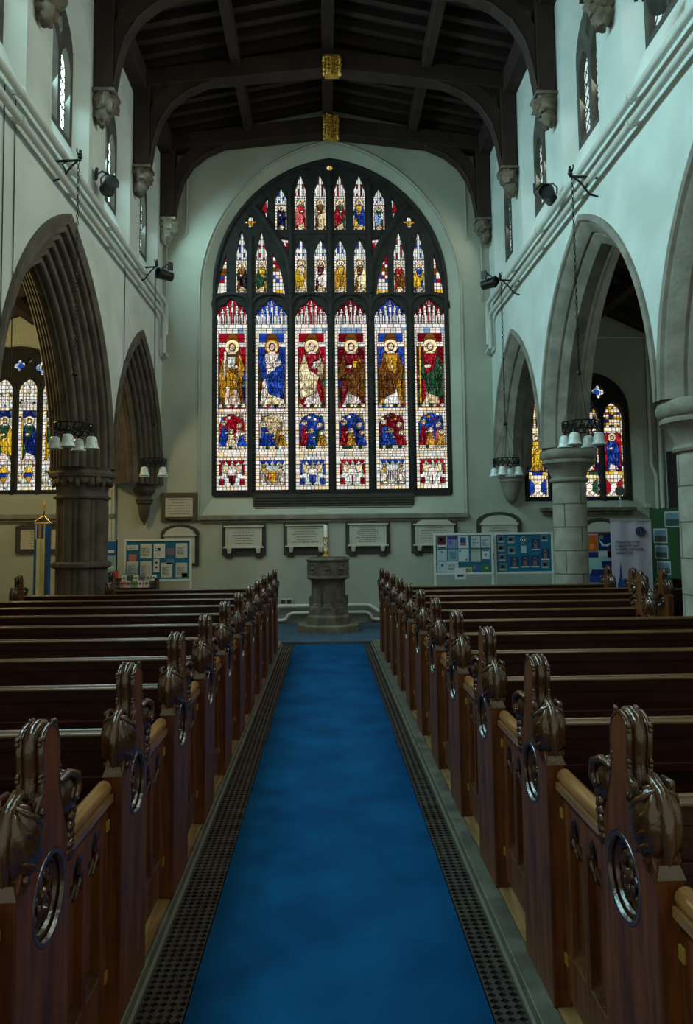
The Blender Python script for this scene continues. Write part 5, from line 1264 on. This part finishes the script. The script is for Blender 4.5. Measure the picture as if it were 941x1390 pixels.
for k, (a, c, d, f) in enumerate([(-.05, .35, 1.70, 1.98), (-.36, .0, 1.42, 1.68), (-.34, .0, 1.14, 1.38), (-.30, .05, .86, 1.10)]):
    q = MB(); q.bb(a, c, -.025, -.02, d, f, 0); q.bb(a + .02, c - .02, -.028, -.025, d + .02, (d + f) / 2, 1); q.bb(a + .02, c - .02, -.028, -.025, (d + f) / 2, f - .03, 2); q.build('picture', [pmat((170, 185, 185)), pmat((60, 70, 66)), pmat((110, 130, 150))], e)
# round disc on the ledge and small floodlight
e = empty('disc_stand', (5.565, YW - .08, 2.10)); tag(e, 'grey round disc on a slim stand on the right aisle window ledge', 'disc')
MB().lathe([(.001, -.02), (.085, -.02), (.09, 0), (.085, .02), (.001, .02)], (0, 0, .30), 28, axis='y', caps=False).build('disc', mat('disc_grey', (.10, .11, .12), .5), e, smooth=40)
b = MB(); b.tube([(0, 0, .012), (0, 0, .21)], .008, 8); b.blob((0, 0, .15), (.025, .025, .025)); b.build('stand', WHITE, e, smooth=50); MB().lathe([(.05, 0), (.05, .012)], seg=16).build('base', WHITE, e)
b = MB(); b.box((6.08, YW - .10, 2.12), (.10, .07, .07)); tag(b.build('small_white_box', WHITE, bevel=.01), 'small white box on the end of the right aisle ledge', 'box')

# ------------------------------------------------------------------ lights
def lamp(name, kind, loc, energy, col, rot=(0, 0, 0), size=1, sy=None):
    l = bpy.data.lights.new(name, kind); l.energy = energy; l.color = col
    if kind == 'AREA':
        l.size = size
        if sy: l.shape = 'RECTANGLE'; l.size_y = sy
    elif kind == 'POINT': l.shadow_soft_size = size
    o = bpy.data.objects.new(name, l); C.objects.link(o); o.location = loc; o.rotation_euler = rot
    return o
lamp('north_aisle_lamp', 'POINT', (-5.2, 10.6, 4.6), 150, (1.0, .80, .38), size=.25)
lamp('south_aisle_fill', 'POINT', (5.2, 9.5, 4.3), 14, (.8, 1.0, .95), size=.25)  # added cool fill to brighten the right aisle, no fitting there
for yc in CLY:
    for sd, X, en, cl in ((-1, XL, 100, (.57, 1.0, 1.08)), (1, XR, 42, (.95, 1.0, .84))):
        lamp('clerestory_daylight', 'AREA', (X + sd * .13, yc, 7.35), en * (.55 if yc > 12 else 1.0), cl, (0, math.radians(-58 if sd < 0 else 58), 0), 1.5, .8).data.spread = math.radians(140)
w = bpy.data.worlds.new('world'); bpy.context.scene.world = w; w.use_nodes = True
w.node_tree.nodes['Background'].inputs[0].default_value = (1.0, 1.0, .74, 1); w.node_tree.nodes['Background'].inputs[1].default_value = .5

# ------------------------------------------------------------------ camera
yaw, pitch, roll = math.radians(1.649), math.radians(4.473), math.radians(-.638)
wv = Vector((math.sin(yaw) * math.cos(pitch), math.cos(yaw) * math.cos(pitch), math.sin(pitch)))
r0 = Vector((math.cos(yaw), -math.sin(yaw), 0)); u0 = r0.cross(wv)
r1 = r0 * math.cos(roll) + u0 * math.sin(roll); u1 = -r0 * math.sin(roll) + u0 * math.cos(roll)
cam = bpy.data.cameras.new('camera'); cam.sensor_width = 36; cam.lens = 36 * 1000 / 1390; cam.shift_y = -45 / 1390; cam.clip_start = .05
co = bpy.data.objects.new('camera', cam); C.objects.link(co)
co.matrix_world = Matrix(((r1.x, u1.x, -wv.x, 0), (r1.y, u1.y, -wv.y, 0), (r1.z, u1.z, -wv.z, 1.6), (0, 0, 0, 1)))
sc = bpy.context.scene; sc.camera = co
vs = sc.view_settings; vs.view_transform = 'Standard'; vs.look = 'None'; vs.exposure = 0; vs.gamma = 1; vs.use_curve_mapping = False
sc.cycles.use_denoising = True; sc.cycles.max_bounces = 8; sc.cycles.diffuse_bounces = 5; sc.cycles.sample_clamp_indirect = 6
